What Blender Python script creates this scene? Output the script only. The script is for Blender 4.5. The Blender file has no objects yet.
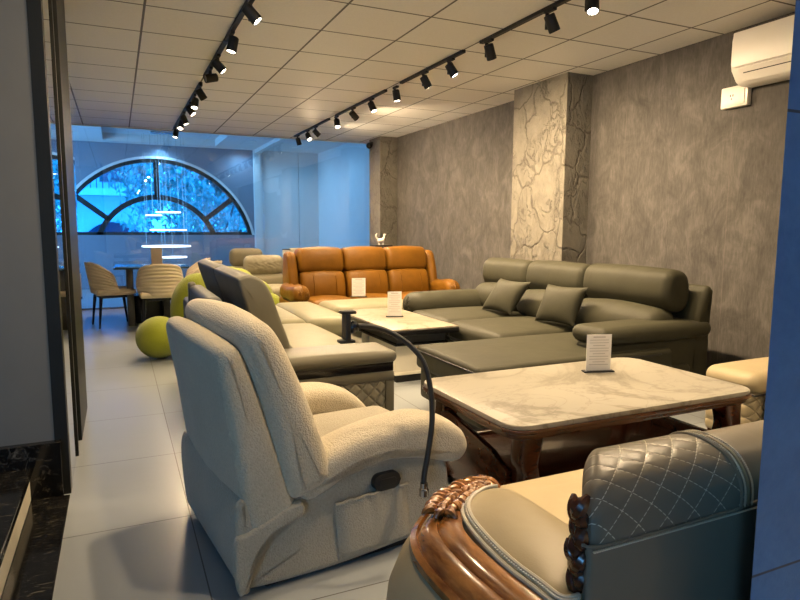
import bpy, bmesh, math, random
from mathutils import Vector, Matrix, Euler
random.seed(7)
PI = math.pi
SC = bpy.context.scene
COL = SC.collection
R = math.radians

# ------------------------------------------------------------------ view
CAM_Z = 1.236
F_PX, YAW, PITCH, ROLL = 613.2, .4308, .1179, .0039
cam = bpy.data.cameras.new('camera'); camo = bpy.data.objects.new('camera', cam); COL.objects.link(camo)
cam.sensor_width = 36; cam.lens = F_PX / 800 * 36; cam.clip_start = .05; cam.clip_end = 200
cy, sy, cp, sp = math.cos(YAW), math.sin(YAW), math.cos(PITCH), math.sin(PITCH)
fwd = Vector((sy * cp, cy * cp, -sp)); rgt = Vector((cy, -sy, 0)); up = rgt.cross(fwd)
cr, sr = math.cos(ROLL), math.sin(ROLL)
rr = cr * rgt + sr * up; uu = -sr * rgt + cr * up
camo.matrix_world = Matrix(((rr.x, uu.x, -fwd.x, 0), (rr.y, uu.y, -fwd.y, 0), (rr.z, uu.z, -fwd.z, CAM_Z), (0, 0, 0, 1)))
SC.camera = camo
SC.view_settings.view_transform = 'Standard'; SC.view_settings.look = 'None'
SC.view_settings.gamma = 1; SC.view_settings.use_curve_mapping = False
SC.view_settings.exposure = 0.74
SC.cycles.use_denoising = True
SC.cycles.max_bounces = 8; SC.cycles.diffuse_bounces = 5; SC.cycles.glossy_bounces = 4
SC.cycles.transmission_bounces = 6; SC.cycles.transparent_max_bounces = 12
SC.cycles.sample_clamp_indirect = 6; SC.cycles.caustics_reflective = False; SC.cycles.caustics_refractive = False

# ------------------------------------------------------------------ materials
class G:
    def __init__(s, name):
        s.m = bpy.data.materials.new(name); s.m.use_nodes = True
        s.t = s.m.node_tree; s.b = s.t.nodes['Principled BSDF']; s.out = s.t.nodes['Material Output']
        s._tc = None
    def n(s, ty, **kw):
        x = s.t.nodes.new(ty)
        for k, v in kw.items(): setattr(x, k, v)
        return x
    def set(s, sock, v):
        if isinstance(v, bpy.types.NodeSocket): s.t.links.new(v, sock)
        elif isinstance(v, (tuple, list)) and sock.type == 'RGBA' and len(v) == 3: sock.default_value = (*v, 1)
        else: sock.default_value = v
    def co(s, kind='Object'):
        if not s._tc: s._tc = s.n('ShaderNodeTexCoord')
        return s._tc.outputs[kind]
    def xyz(s, kind='Object'):
        x = s.n('ShaderNodeSeparateXYZ'); s.set(x.inputs[0], s.co(kind)); return x.outputs
    def map(s, scale=(1, 1, 1), loc=(0, 0, 0), rot=(0, 0, 0), vec=None):
        x = s.n('ShaderNodeMapping'); s.set(x.inputs['Vector'], vec or s.co())
        x.inputs['Scale'].default_value = scale; x.inputs['Location'].default_value = loc; x.inputs['Rotation'].default_value = rot
        return x.outputs[0]
    def math(s, op, a, b=0., c=None, clamp=False):
        x = s.n('ShaderNodeMath', operation=op); x.use_clamp = clamp
        s.set(x.inputs[0], a); s.set(x.inputs[1], b)
        if c is not None: s.set(x.inputs[2], c)
        return x.outputs[0]
    def noise(s, scale, detail=3, rough=.5, dist=0., vec=None):
        x = s.n('ShaderNodeTexNoise'); s.set(x.inputs['Vector'], vec or s.co())
        x.inputs['Scale'].default_value = scale; x.inputs['Detail'].default_value = detail
        x.inputs['Roughness'].default_value = rough; x.inputs['Distortion'].default_value = dist
        return x.outputs['Fac']
    def ramp(s, fac, *stops):
        x = s.n('ShaderNodeValToRGB'); s.set(x.inputs[0], fac); e = x.color_ramp.elements
        while len(e) < len(stops): e.new(.5)
        for el, (p, c) in zip(e, stops):
            el.position = p; el.color = (*c, 1) if isinstance(c, tuple) else (c, c, c, 1)
        return x.outputs[0]
    def mix(s, f, a, b):
        x = s.n('ShaderNodeMix', data_type='RGBA'); s.set(x.inputs[0], f); s.set(x.inputs[6], a); s.set(x.inputs[7], b); return x.outputs[2]
    def bump(s, h, strength=.3, dist=.01):
        x = s.n('ShaderNodeBump'); x.inputs['Strength'].default_value = strength; x.inputs['Distance'].default_value = dist
        s.set(x.inputs['Height'], h); s.set(s.b.inputs['Normal'], x.outputs[0])
    def fin(s, col=None, rough=None, metal=None, **kw):
        if col is not None: s.set(s.b.inputs['Base Color'], col)
        if rough is not None: s.set(s.b.inputs['Roughness'], rough)
        if metal is not None: s.set(s.b.inputs['Metallic'], metal)
        for k, v in kw.items(): s.set(s.b.inputs[k.replace('_', ' ')], v)
        return s.m

def plain(name, col, rough=.5, metal=0., var=.06, scale=6, **kw):
    g = G(name); n = g.noise(scale, 3)
    lo = tuple(c * (1 - var) for c in col); hi = tuple(min(1, c * (1 + var)) for c in col)
    return g.fin(g.ramp(n, (.3, lo), (.7, hi)), rough, metal, **kw)
def leather(name, col, rough=.42, var=.1, grain=.12):
    g = G(name); n = g.noise(5, 3); f = g.noise(260, 2); w = g.noise(9, 2, .5, .6)
    lo = tuple(c * (1 - var) for c in col); hi = tuple(c * (1 + var) for c in col)
    h = g.math('ADD', g.math('MULTIPLY', f, .12), g.math('MULTIPLY', w, .8))
    g.bump(h, grain, .02)
    return g.fin(g.ramp(n, (.3, lo), (.7, hi)), rough, 0, Specular_IOR_Level=.16)
def quilted(name, col, stitch, pitch, uaxis, vaxes, depth=.5, rough=.45, width=.05, dash=True, ratio=1.0):
    """diamond quilting sewn into the leather: grooves along both diagonals, light thread in them"""
    g = G(name); o = g.xyz(); ax = dict(x=0, y=1, z=2)
    u = o[ax[uaxis]]; v = o[ax[vaxes[0]]]
    for a in vaxes[1:]: v = g.math('ADD', v, o[ax[a]])
    u = g.math('MULTIPLY', u, ratio)
    A = g.math('MULTIPLY', g.math('ADD', u, v), 1 / pitch); B = g.math('MULTIPLY', g.math('SUBTRACT', u, v), 1 / pitch)
    def d(x): return g.math('MULTIPLY', g.math('ABSOLUTE', g.math('SUBTRACT', g.math('FRACT', x), .5)), 2)   # 1 at a line, 0 midway
    da, db = d(A), d(B)
    m = g.math('MAXIMUM', da, db)
    h = g.math('SUBTRACT', 1, g.math('POWER', m, 4))
    line = g.math('GREATER_THAN', m, 1 - width)
    if dash:
        dd = g.math('GREATER_THAN', g.math('FRACT', g.math('MULTIPLY', v, 110)), .3); line = g.math('MULTIPLY', line, dd)
    g.bump(h, depth, .012)
    return g.fin(g.mix(line, col, stitch), rough, 0, Specular_IOR_Level=.2)
def wood(name, a, b, rough=.22, scale=1., axis=(1, 6, 6), coat=.6):
    g = G(name); v = g.map(tuple(x * scale for x in axis))
    n = g.noise(3, 4, .55, 1.2, v); f = g.noise(22, 3, .6, .4, v)
    w = g.math('ADD', g.math('MULTIPLY', n, .75), g.math('MULTIPLY', f, .25))
    col = g.ramp(w, (.34, a), (.52, tuple((x + y) / 2 for x, y in zip(a, b))), (.66, b))
    g.bump(w, .06, .01)
    return g.fin(col, rough, 0, Coat_Weight=coat, Coat_Roughness=.08)
def marble(name, base, vein, scale=1.6):
    g = G(name); n1 = g.noise(scale, 6, .6, 1.1); n2 = g.noise(scale * 2.3, 5, .6, 1.6, g.map((1, 1.6, 1), (3, 1, 0)))
    v1 = g.math('ABSOLUTE', g.math('SUBTRACT', n1, .5)); v2 = g.math('ABSOLUTE', g.math('SUBTRACT', n2, .52))
    c = g.mix(g.ramp(v1, (0., .75), (.035, 0.)), base, vein)
    c = g.mix(g.ramp(v2, (0., .45), (.02, 0.)), c, tuple(x * .9 for x in vein))
    c = g.mix(g.math('MULTIPLY', g.noise(1.3, 3), .25), c, tuple(x * .82 for x in base))
    return g.fin(c, .3, 0, Specular_IOR_Level=.2)

def m_wallpaper():
    g = G('mottled taupe wallpaper')
    s = g.noise(3.2, 6, .65, .8, g.map((1.6, 1.6, 1.1))); st = g.noise(18, 5, .65, .3, g.map((5, 5, .8)))
    h = g.noise(46, 3, .6, 0, g.map((1, 1, .25)))
    w = g.math('ADD', g.math('ADD', g.math('MULTIPLY', s, .55), g.math('MULTIPLY', st, .28)), g.math('MULTIPLY', h, .17))
    c = g.ramp(w, (.36, (.034, .030, .026)), (.5, (.062, .056, .050)), (.64, (.102, .094, .085)))
    z = g.xyz()[1]      # paper seams every 1.06 m
    seam = g.math('LESS_THAN', g.math('FRACT', g.math('MULTIPLY', g.math('ADD', z, -.02), 1 / 1.06)), .004)
    c = g.mix(g.math('MULTIPLY', seam, .5), c, (.12, .1, .09))
    g.bump(w, .25, .01)
    return g.fin(c, .8)
def m_stone():
    g = G('carved cream stone cladding')
    def crack(vec, w):
        dv = g.n('ShaderNodeVectorMath', operation='ADD')
        nn = g.n('ShaderNodeTexNoise'); g.set(nn.inputs['Vector'], vec); nn.inputs['Scale'].default_value = 4.5; nn.inputs['Detail'].default_value = 5
        sc = g.n('ShaderNodeVectorMath', operation='SCALE'); g.set(sc.inputs[0], nn.outputs['Color']); sc.inputs['Scale'].default_value = .28
        g.set(dv.inputs[0], vec); g.set(dv.inputs[1], sc.outputs[0])
        v = g.n('ShaderNodeTexVoronoi', feature='DISTANCE_TO_EDGE'); g.set(v.inputs['Vector'], dv.outputs[0]); v.inputs['Scale'].default_value = 2.5
        return v.outputs['Distance']
    base = g.map((1, 1, .78), (.3, .1, .2))
    d = crack(base, 1)
    line = g.ramp(d, (0., 1.), (.03, 0.))
    ss = g.noise(5, 6, .6, 1.5, g.map((2, 2, 1), rot=(.5, .5, 0)))
    stroke = g.math('ABSOLUTE', g.math('SUBTRACT', ss, .5)); stroke = g.ramp(stroke, (0., 1.), (.03, 0.))
    gate = g.ramp(g.noise(3, 2, .5, 0, g.map((1, 1, 1), (7, 2, 4))), (.44, 0.), (.56, 1.))
    stroke = g.math('MULTIPLY', stroke, gate)
    n = g.noise(7, 5, .65)
    c = g.ramp(n, (.3, (.115, .103, .080)), (.7, (.165, .149, .118)))
    k = g.math('MAXIMUM', g.math('MULTIPLY', line, .6), g.math('MULTIPLY', stroke, .6))
    c = g.mix(k, c, (.05, .039, .025))
    h = g.math('SUBTRACT', g.math('ADD', g.math('MULTIPLY', n, .7), g.math('MULTIPLY', ss, .9)), k); g.bump(h, .75, .025)
    return g.fin(c, .7)
def grid_lines(g, a, b, ox, oy, px, py, w):
    fx = g.math('ABSOLUTE', g.math('SUBTRACT', g.math('FRACT', g.math('ADD', g.math('MULTIPLY', g.math('SUBTRACT', a, ox), 1 / px), .5)), .5))
    fy = g.math('ABSOLUTE', g.math('SUBTRACT', g.math('FRACT', g.math('ADD', g.math('MULTIPLY', g.math('SUBTRACT', b, oy), 1 / py), .5)), .5))
    return g.math('MAXIMUM', g.math('LESS_THAN', fx, w / 2 / px), g.math('LESS_THAN', fy, w / 2 / py))
def m_floor():
    g = G('pale stoneware floor tile'); o = g.xyz()
    l = grid_lines(g, o[0], o[1], .2326, 5.06, .8, .8, .005)
    n = g.noise(2.2, 5, .6, .5, g.map((1, 2.2, 1))); f = g.noise(35, 3, .6, 0, g.map((1, 4, 1)))
    w = g.math('ADD', g.math('MULTIPLY', n, .7), g.math('MULTIPLY', f, .3))
    c = g.ramp(w, (.3, (.285, .31, .327)), (.7, (.30, .326, .344)))
    c = g.mix(l, c, (.08, .075, .07))
    return g.fin(c, g.math('ADD', g.math('MULTIPLY', n, .03), .27), 0, Specular_IOR_Level=.5)
def m_ceiling():
    g = G('suspended ceiling tile'); o = g.xyz()
    l = grid_lines(g, o[0], o[1], .2323, 3.9261, .6, .6, .016)
    n = g.noise(90, 2)
    c = g.ramp(n, (.3, (.83, .815, .785)), (.7, (.88, .865, .835)))
    c = g.mix(l, c, (.13, .125, .12)); g.bump(n, .05, .003)
    return g.fin(c, .65)
def m_granite():
    g = G('polished black granite')
    n = g.noise(20, 6, .72, 1.0, g.map((1, 4.5, 1), rot=(0, 0, .6)))
    s = g.ramp(n, (.52, (.006, .006, .006)), (.60, (.03, .028, .024)), (.72, (.16, .145, .115)))
    return g.fin(s, .1)
def m_boucle(name, c0, c1):
    g = G(name)
    v = g.n('ShaderNodeTexVoronoi'); g.set(v.inputs['Vector'], g.co()); v.inputs['Scale'].default_value = 170
    n = g.noise(90, 4, .7); b = g.noise(4, 2)
    h = g.math('ADD', g.math('MULTIPLY', v.outputs['Distance'], -.7), g.math('MULTIPLY', n, .6))
    g.bump(h, .45, .008)
    c = g.ramp(g.math('ADD', g.math('MULTIPLY', n, .6), g.math('MULTIPLY', b, .4)), (.32, c0), (.65, c1))
    return g.fin(c, .95, 0, Sheen_Weight=.25)
def m_glass(name, tint, refl=1.0, dark=None, rough=0.0):
    """thin clear sheet: sees through, mirrors by Fresnel"""
    g = G(name); t = g.t; t.nodes.remove(g.b)
    tr = g.n('ShaderNodeBsdfTransparent'); tr.inputs[0].default_value = (*tint, 1)
    gl = g.n('ShaderNodeBsdfGlossy'); gl.inputs['Roughness'].default_value = rough; gl.inputs[0].default_value = (1, 1, 1, 1)
    fr = g.n('ShaderNodeFresnel'); fr.inputs[0].default_value = 1.5
    k = g.math('MULTIPLY', fr.outputs[0], refl, clamp=True)
    mx = g.n('ShaderNodeMixShader'); g.set(mx.inputs[0], k); g.set(mx.inputs[1], tr.outputs[0]); g.set(mx.inputs[2], gl.outputs[0])
    g.t.links.new(mx.outputs[0], g.out.inputs[0]); return g.m
def emit(name, col, s):
    g = G(name); return g.fin((.9, .9, .9), .4, 0, Emission_Color=col, Emission_Strength=s)

M = {}
M['wallpaper'] = m_wallpaper(); M['stone'] = m_stone(); M['floor'] = m_floor(); M['ceiling'] = m_ceiling(); M['granite'] = m_granite()
M['white_paint'] = plain('white wall paint', (.61, .61, .61), .6, var=.02)
M['grey_paint'] = plain('grey wall paint', (.132, .131, .118), .6, var=.03)
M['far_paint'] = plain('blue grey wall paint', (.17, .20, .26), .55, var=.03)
M['dark_metal'] = plain('brushed dark steel', (.012, .013, .012), .45, 0., .1, 3, Specular_IOR_Level=.2)
M['chrome'] = plain('satin chrome trim', (.42, .40, .38), .2, 1., .05, 3)
M['black'] = plain('matt black', (.006, .006, .006), .55)
M['black_gloss'] = plain('gloss black', (.008, .008, .009), .18)
M['boucle'] = m_boucle('cream boucle fabric', (.41, .36, .26), (.55, .485, .36))
M['boucle_plain'] = m_boucle('cream chenille fabric', (.31, .28, .21), (.40, .36, .278))
M['cream'] = leather('cream leather', (.205, .19, .118), .45, .05)
M['taupe'] = leather('taupe leather', (.14, .13, .096), .42, .06)
M['taupe_light'] = leather('light taupe leather', (.27, .245, .175), .45, .06)
M['grey_leather'] = leather('grey leather', (.11, .11, .10), .5, .08)
M['green_leather'] = leather('grey green leather', (.043, .041, .026), .58, .10, .16)
M['cognac'] = leather('cognac leather', (.155, .066, .0065), .42, .18, .22)
M['tan'] = leather('warm beige leather', (.36, .295, .18), .38, .05)
M['tan_dark'] = leather('greige leather', (.20, .168, .12), .4, .05)
M['quilt_near'] = quilted('greige diamond quilted leather', (.175, .15, .11), (.62, .56, .42), .066, 'x', 'zy', .12, .38, .035, True, 1.0)
M['quilt_side'] = quilted('taupe diamond quilted leather', (.26, .24, .18), (.22, .2, .15), .075, 'x', 'z', .9, .42, .03, False)
M['quilt_tan'] = quilted('beige diamond quilted leather', (.38, .31, .19), (.26, .21, .12), .07, 'x', 'z', .8, .42, .06, False)
M['piping'] = plain('pale piping', (.50, .45, .34), .45)
M['stitch'] = plain('pale thread', (.66, .60, .46), .6)
M['honey_wood'] = wood('lacquered honey rosewood', (.11, .034, .007), (.48, .20, .045), .2, 1., (5, 1.2, 5), .8)
M['dark_wood'] = wood('lacquered dark rosewood', (.036, .009, .0035), (.09, .025, .008), .22, 1., (1.2, 5, 5), .4)
M['marble'] = marble('white marble', (.35, .325, .27), (.17, .15, .115), 1.1)
M['marble_gold'] = marble('cream veined marble', (.33, .30, .235), (.17, .12, .055), 2.6)
M['lime'] = m_boucle('lime green bouncy fabric', (.20, .23, .008), (.27, .31, .014))
M['beige_chair'] = plain('beige chair fabric', (.68, .58, .44), .7)
M['navy'] = plain('dark blue black lacquer', (.010, .014, .028), .25)
M['table_glass'] = plain('dark glass top', (.02, .04, .06), .06)
M['white_plastic'] = plain('white plastic', (.74, .71, .66), .35, var=.02)
M['white_lacquer'] = plain('cream lacquer', (.80, .74, .60), .3, var=.03)
M['charcoal'] = plain('charcoal lacquer', (.06, .06, .058), .3)
M['card'] = plain('printed card', (.78, .75, .70), .5, var=.02)
M['card_print'] = plain('grey print', (.46, .43, .40), .6)
M['kraft'] = plain('kraft card', (.55, .44, .32), .6)
M['slate'] = None
g = G('blue slate tile'); n = g.noise(7, 6, .65, .4); f = g.noise(60, 3)
w = g.math('ADD', g.math('MULTIPLY', n, .8), g.math('MULTIPLY', f, .2)); zz = g.xyz()[2]
ln = g.math('LESS_THAN', g.math('FRACT', g.math('MULTIPLY', g.math('ADD', zz, -.664), 1 / .747)), .006)
g.bump(w, .3, .01)
M['slate'] = g.fin(g.mix(ln, g.ramp(w, (.35, (.045, .15, .36)), (.65, (.08, .215, .46))), (.03, .05, .08)), .5)
M['partition_glass'] = m_glass('clear partition glass', (.93, .97, 1.0), 1.3)
M['window_glass'] = m_glass('blue tinted window glass', (.28, .68, .96), .8)
M['smoked_glass'] = plain('mirrored glass', (.55, .58, .60), .02, 1., .02, 2)
M['acrylic'] = m_glass('clear acrylic', (.96, .96, .96), 1.0)
M['lamp_on'] = emit('lit lamp face', (1, .86, .66), 14)
M['lamp_off'] = plain('unlit lamp face', (.3, .28, .25), .3)
M['ring_on'] = emit('lit ring light', (.85, .93, 1.), 1.4)
M['down_on'] = emit('lit downlight', (1, .97, .92), 9)
M['leaf'] = plain('tree leaf', (.12, .34, .24), .6, var=.5, scale=2.2)
M['bark'] = plain('tree bark', (.10, .08, .06), .9)
M['facade'] = plain('pale facade', (.62, .62, .60), .8)
M['pave'] = plain('street paving', (.30, .30, .30), .8)

# ------------------------------------------------------------------ mesh helpers
ROOTM = {}
def rootmat(o):
    while o is not None and o.name not in ROOTM and o.parent: o = o.parent
    return ROOTM.get(o.name, Matrix()) if o is not None else Matrix()
def obj(name, bm, m, parent=None, smooth=True, local=False, ang=35):
    """links one mesh; world-space vertices unless local"""
    if parent is not None and not local: bm.transform(rootmat(parent).inverted())
    bmesh.ops.recalc_face_normals(bm, faces=bm.faces)
    me = bpy.data.meshes.new(name); bm.to_mesh(me); bm.free()
    o = bpy.data.objects.new(name, me); COL.objects.link(o)
    for mm in (m if isinstance(m, (list, tuple)) else [m]): me.materials.append(mm)
    if smooth:
        for p in me.polygons: p.use_smooth = True
        me.set_sharp_from_angle(angle=R(ang))
    if parent is not None: o.parent = parent
    return o
def tag(o, label, cat, group=None, kind=None):
    o['label'] = label; o['category'] = cat
    if group: o['group'] = group
    if kind: o['kind'] = kind
    return o
def thing(name, label, cat, loc=(0, 0, 0), rotz=0., group=None):
    o = bpy.data.objects.new(name, None); COL.objects.link(o); o.empty_display_size = .1
    o.location = loc; o.rotation_euler = (0, 0, rotz)
    ROOTM[o.name] = Matrix.Translation(loc) @ Matrix.Rotation(rotz, 4, 'Z')
    return tag(o, label, cat, group)
def dup(root, loc, rotz, label=None):
    r = root.copy(); COL.objects.link(r); r.location = loc; r.rotation_euler = (0, 0, rotz)
    if label: r['label'] = label
    for ch in list(root.children):
        c = ch.copy(); COL.objects.link(c); c.parent = r
        for g_ in list(ch.children):
            d = g_.copy(); COL.objects.link(d); d.parent = c
    return r
def struct(name, bm, m, label, cat, parent=None, smooth=False):
    o = obj(name, bm, m, parent, smooth)
    if parent is None: tag(o, label, cat); o['kind'] = 'structure'
    return o
def nb(): return bmesh.new()
def box(bm, x0, x1, y0, y1, z0, z1, bev=0., seg=2):
    r = bmesh.ops.create_cube(bm, size=1)
    vs = r['verts']
    for v in vs: v.co = Vector((x0 + (v.co.x + .5) * (x1 - x0), y0 + (v.co.y + .5) * (y1 - y0), z0 + (v.co.z + .5) * (z1 - z0)))
    if bev > 0:
        es = list({e for v in vs for e in v.link_edges}); bmesh.ops.bevel(bm, geom=es, offset=bev, segments=seg, affect='EDGES', profile=.5)
    return bm
def _axis(a, r, m):
    k = 4; pts = []
    for i in range(k): pts.append(-a + r * (1 - math.cos(PI / 2 * i / k)) if False else -a + r * i / k)
    inn = a - r
    for i in range(m + 1): pts.append(-inn + 2 * inn * i / m)
    for i in range(1, k + 1): pts.append(inn + r * i / k)
    return pts
def soft(bm, x0, x1, y0, y1, z0, z1, r=.05, puff=(0, 0, 0), m=6, fn=None, mat=None):
    """upholstered block: rounded box with bulging faces, optional deform fn(Vector, unit coords)"""
    c = Vector(((x0 + x1) / 2, (y0 + y1) / 2, (z0 + z1) / 2)); a = ((x1 - x0) / 2, (y1 - y0) / 2, (z1 - z0) / 2)
    r = min(r, min(a) * .98)
    ax = [_axis(q, r, m) for q in a]
    cache = {}
    def vert(p):
        key = tuple(round(q, 5) for q in p)
        if key in cache: return cache[key]
        q = Vector([max(-(a[i] - r), min(a[i] - r, p[i])) for i in range(3)]); d = Vector(p) - q
        w = q + d.normalized() * r if d.length > 1e-9 else q
        u = [w[i] / a[i] for i in range(3)]
        s = [1 - u[i] ** 2 for i in range(3)]
        w = w + Vector((puff[0] * u[0] * s[1] * s[2], puff[1] * u[1] * s[0] * s[2], puff[2] * u[2] * s[0] * s[1]))
        if fn: w = fn(w, u)
        w = w + c
        if mat: w = mat @ w
        cache[key] = bm.verts.new(w); return cache[key]
    for i in range(3):
        j, k = (i + 1) % 3, (i + 2) % 3
        for s in (-1, 1):
            for p in range(len(ax[j]) - 1):
                for q in range(len(ax[k]) - 1):
                    pts = []
                    for (pp, qq) in ((p, q), (p + 1, q), (p + 1, q + 1), (p, q + 1)):
                        t = [0, 0, 0]; t[i] = s * a[i]; t[j] = ax[j][pp]; t[k] = ax[k][qq]; pts.append(vert(t))
                    if len(set(pts)) > 2:
                        try: bm.faces.new(pts if s > 0 else pts[::-1])
                        except ValueError: pass
    return bm
def closed_spline(pts, n):
    m = len(pts); out = []
    for i in range(n):
        t = i / n * m; k = int(t); f = t - k
        p0, p1, p2, p3 = (Vector(pts[(k + j - 1) % m]) for j in range(4))
        out.append(.5 * ((2 * p1) + (p2 - p0) * f + (2 * p0 - 5 * p1 + 4 * p2 - p3) * f * f + (3 * p1 - p0 - 3 * p2 + p3) * f ** 3))
    return out
def open_spline(pts, n):
    P = [Vector(p) for p in pts]; P = [2 * P[0] - P[1]] + P + [2 * P[-1] - P[-2]]
    m = len(P) - 3; out = []
    for i in range(n + 1):
        t = i / n * m; k = min(int(t), m - 1); f = t - k
        p0, p1, p2, p3 = P[k:k + 4]
        out.append(.5 * ((2 * p1) + (p2 - p0) * f + (2 * p0 - 5 * p1 + 4 * p2 - p3) * f * f + (3 * p1 - p0 - 3 * p2 + p3) * f ** 3))
    return out
def rings(bm, secs, cap=True, closed=True):
    V = [[bm.verts.new(p) for p in s] for s in secs]
    n = len(V[0])
    for a, b in zip(V, V[1:]):
        for i in range(n if closed else n - 1):
            j = (i + 1) % n; bm.faces.new((a[i], a[j], b[j], b[i]))
    if cap:
        for s in (V[0], V[-1]):
            c = bm.verts.new(sum((v.co for v in s), Vector()) / n)
            for i in range(n): bm.faces.new((s[i], s[(i + 1) % n], c))
    return bm
AX = {'y': lambda u, w, t: Vector((u, t, w)), 'x': lambda u, w, t: Vector((t, u, w)), 'z': lambda u, w, t: Vector((u, w, t))}
def body(bm, pts, t0, t1, r, axis='y', n=56, spline=True, k=5, bulge=0., mid=4):
    """a profile swept across the thing, its two side edges rolled over with radius r"""
    P = closed_spline([Vector((*p, 0)) for p in pts], n) if spline else [Vector((*p, 0)) for p in pts]
    n = len(P)
    area = sum(P[i].x * P[(i + 1) % n].y - P[(i + 1) % n].x * P[i].y for i in range(n))
    sg = 1 if area > 0 else -1
    N = []
    for i in range(n):
        d = (P[(i + 1) % n] - P[i - 1]); N.append(Vector((-d.y, d.x, 0)).normalized() * sg)   # inward
    secs = []
    steps = [(t0 + r * (1 - math.sin(PI / 2 * i / k)), r * (1 - math.cos(PI / 2 * i / k))) for i in range(k, -1, -1)]
    steps = [(t0 + r * (1 - math.cos(a)), r * (1 - math.sin(a))) for a in [PI / 2 * i / k for i in range(k + 1)]]
    inner = [(t0 + r + (t1 - t0 - 2 * r) * i / mid, -bulge * math.sin(PI * i / mid)) for i in range(1, mid)]
    steps = steps + inner + [(t1 - (a - t0), o) for a, o in reversed(steps)]
    f = AX[axis]
    for t, off in steps: secs.append([f(P[i].x + N[i].x * off, P[i].y + N[i].y * off, t) for i in range(n)])
    return rings(bm, secs)
def tube(bm, path, rad, n=10, smooth=0, flat=1.0):
    P = open_spline(path, smooth) if smooth else [Vector(p) for p in path]
    m = len(P); secs = []; ref = None
    for i in range(m):
        d = (P[min(i + 1, m - 1)] - P[max(i - 1, 0)]).normalized()
        if ref is None: ref = d.orthogonal().normalized()
        ref = (ref - d * ref.dot(d)).normalized(); b = d.cross(ref)
        q = i / (m - 1)
        if callable(rad): r_ = rad(q)
        else: r_ = rad
        secs.append([P[i] + (ref * math.cos(2 * PI * j / n) + b * math.sin(2 * PI * j / n) * flat) * r_ for j in range(n)])
    return rings(bm, secs)
def lathe(bm, prof, c=(0, 0, 0), n=24, mat=None):
    secs = []
    for r_, z_ in prof:
        s = [Vector((r_ * math.cos(2 * PI * j / n), r_ * math.sin(2 * PI * j / n), z_)) for j in range(n)]
        secs.append([(mat @ p if mat else p) + Vector(c) for p in s])
    return rings(bm, secs)
def prism(bm, pts, t0, t1, axis='y', bev=0., seg=2):
    f = AX[axis]
    a = [bm.verts.new(f(u, w, t0)) for u, w in pts]; b = [bm.verts.new(f(u, w, t1)) for u, w in pts]
    n = len(pts); fs = [bm.faces.new(a), bm.faces.new(b[::-1])]
    for i in range(n): fs.append(bm.faces.new((a[i], b[i], b[(i + 1) % n], a[(i + 1) % n])))
    if bev > 0:
        es = list({e for q in fs[:2] for e in q.edges}); bmesh.ops.bevel(bm, geom=es, offset=bev, segments=seg, affect='EDGES', profile=.5)
    return bm
def rrect(x0, x1, y0, y1, r, k=6):
    out = []
    for cx, cy_, a0 in ((x1 - r, y1 - r, 0), (x0 + r, y1 - r, 90), (x0 + r, y0 + r, 180), (x1 - r, y0 + r, 270)):
        for i in range(k + 1):
            a = R(a0 + 90 * i / k); out.append((cx + r * math.cos(a), cy_ + r * math.sin(a)))
    return out
def loop_tube(bm, pts, rad, n=8):
    P = [Vector(p) for p in pts]; m = len(P); secs = []
    for i in range(m):
        d = (P[(i + 1) % m] - P[i - 1]).normalized(); ref = Vector((0, 0, 1)) if abs(d.z) < .9 else Vector((1, 0, 0))
        ref = (ref - d * ref.dot(d)).normalized(); b = d.cross(ref)
        secs.append([P[i] + (ref * math.cos(2 * PI * j / n) + b * math.sin(2 * PI * j / n)) * rad for j in range(n)])
    V = [[bm.verts.new(p) for p in s] for s in secs]
    for i in range(m):
        a, b = V[i], V[(i + 1) % m]
        for j in range(n): bm.faces.new((a[j], a[(j + 1) % n], b[(j + 1) % n], b[j]))
    return bm
def sphere(bm, c, rad, scale=(1, 1, 1), seg=20, mat=None):
    r_ = bmesh.ops.create_uvsphere(bm, u_segments=seg, v_segments=seg * 2 // 3, radius=rad)
    for v in r_['verts']:
        v.co = Vector((v.co.x * scale[0], v.co.y * scale[1], v.co.z * scale[2]))
        if mat: v.co = mat @ v.co
        v.co += Vector(c)
    return bm

# ------------------------------------------------------------------ the setting
XR, ZC, YE = 4.17, 2.673, 10.02          # right wall, ceiling height, end of the low ceiling
ZF, YF, XL = 2.86, 13.5, -1.75           # far bay ceiling, far wall, inner left wall
struct('floor', box(nb(), -4, XR + .1, -3.2, YF + .2, -.08, 0), M['floor'], 'pale square floor tiles with thin dark joints', 'floor')
struct('ceiling', box(nb(), -4.1, XR + .1, -3.3, YE, ZC, ZC + .1), M['ceiling'], 'suspended ceiling of square tiles over the showroom', 'ceiling')
struct('wall_right', box(nb(), XR, XR + .1, -3.2, YE + .1, 0, ZC + .1), M['wallpaper'], 'right wall papered in mottled taupe', 'wall')
struct('pillar', box(nb(), 3.87, XR, 4.71, 5.56, 0, ZC), M['stone'], 'stone clad pillar behind the grey green sofa', 'pillar')
struct('pillar', box(nb(), 3.87, XR, 9.2, 9.66, 0, ZC), M['stone'], 'narrow stone clad pillar near the glass partition', 'pillar')
struct('wall_bay', box(nb(), 4.15, 4.25, YE + .1, YF + .1, 0, ZF + .1), M['white_paint'], 'smooth pale side wall of the far bay', 'wall')
struct('trim_1', box(nb(), -4, XR + .1, YE, YE + .06, ZC - .012, ZF + .1), M['white_paint'], 'edge of the low ceiling facing the far bay', 'trim')
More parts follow.
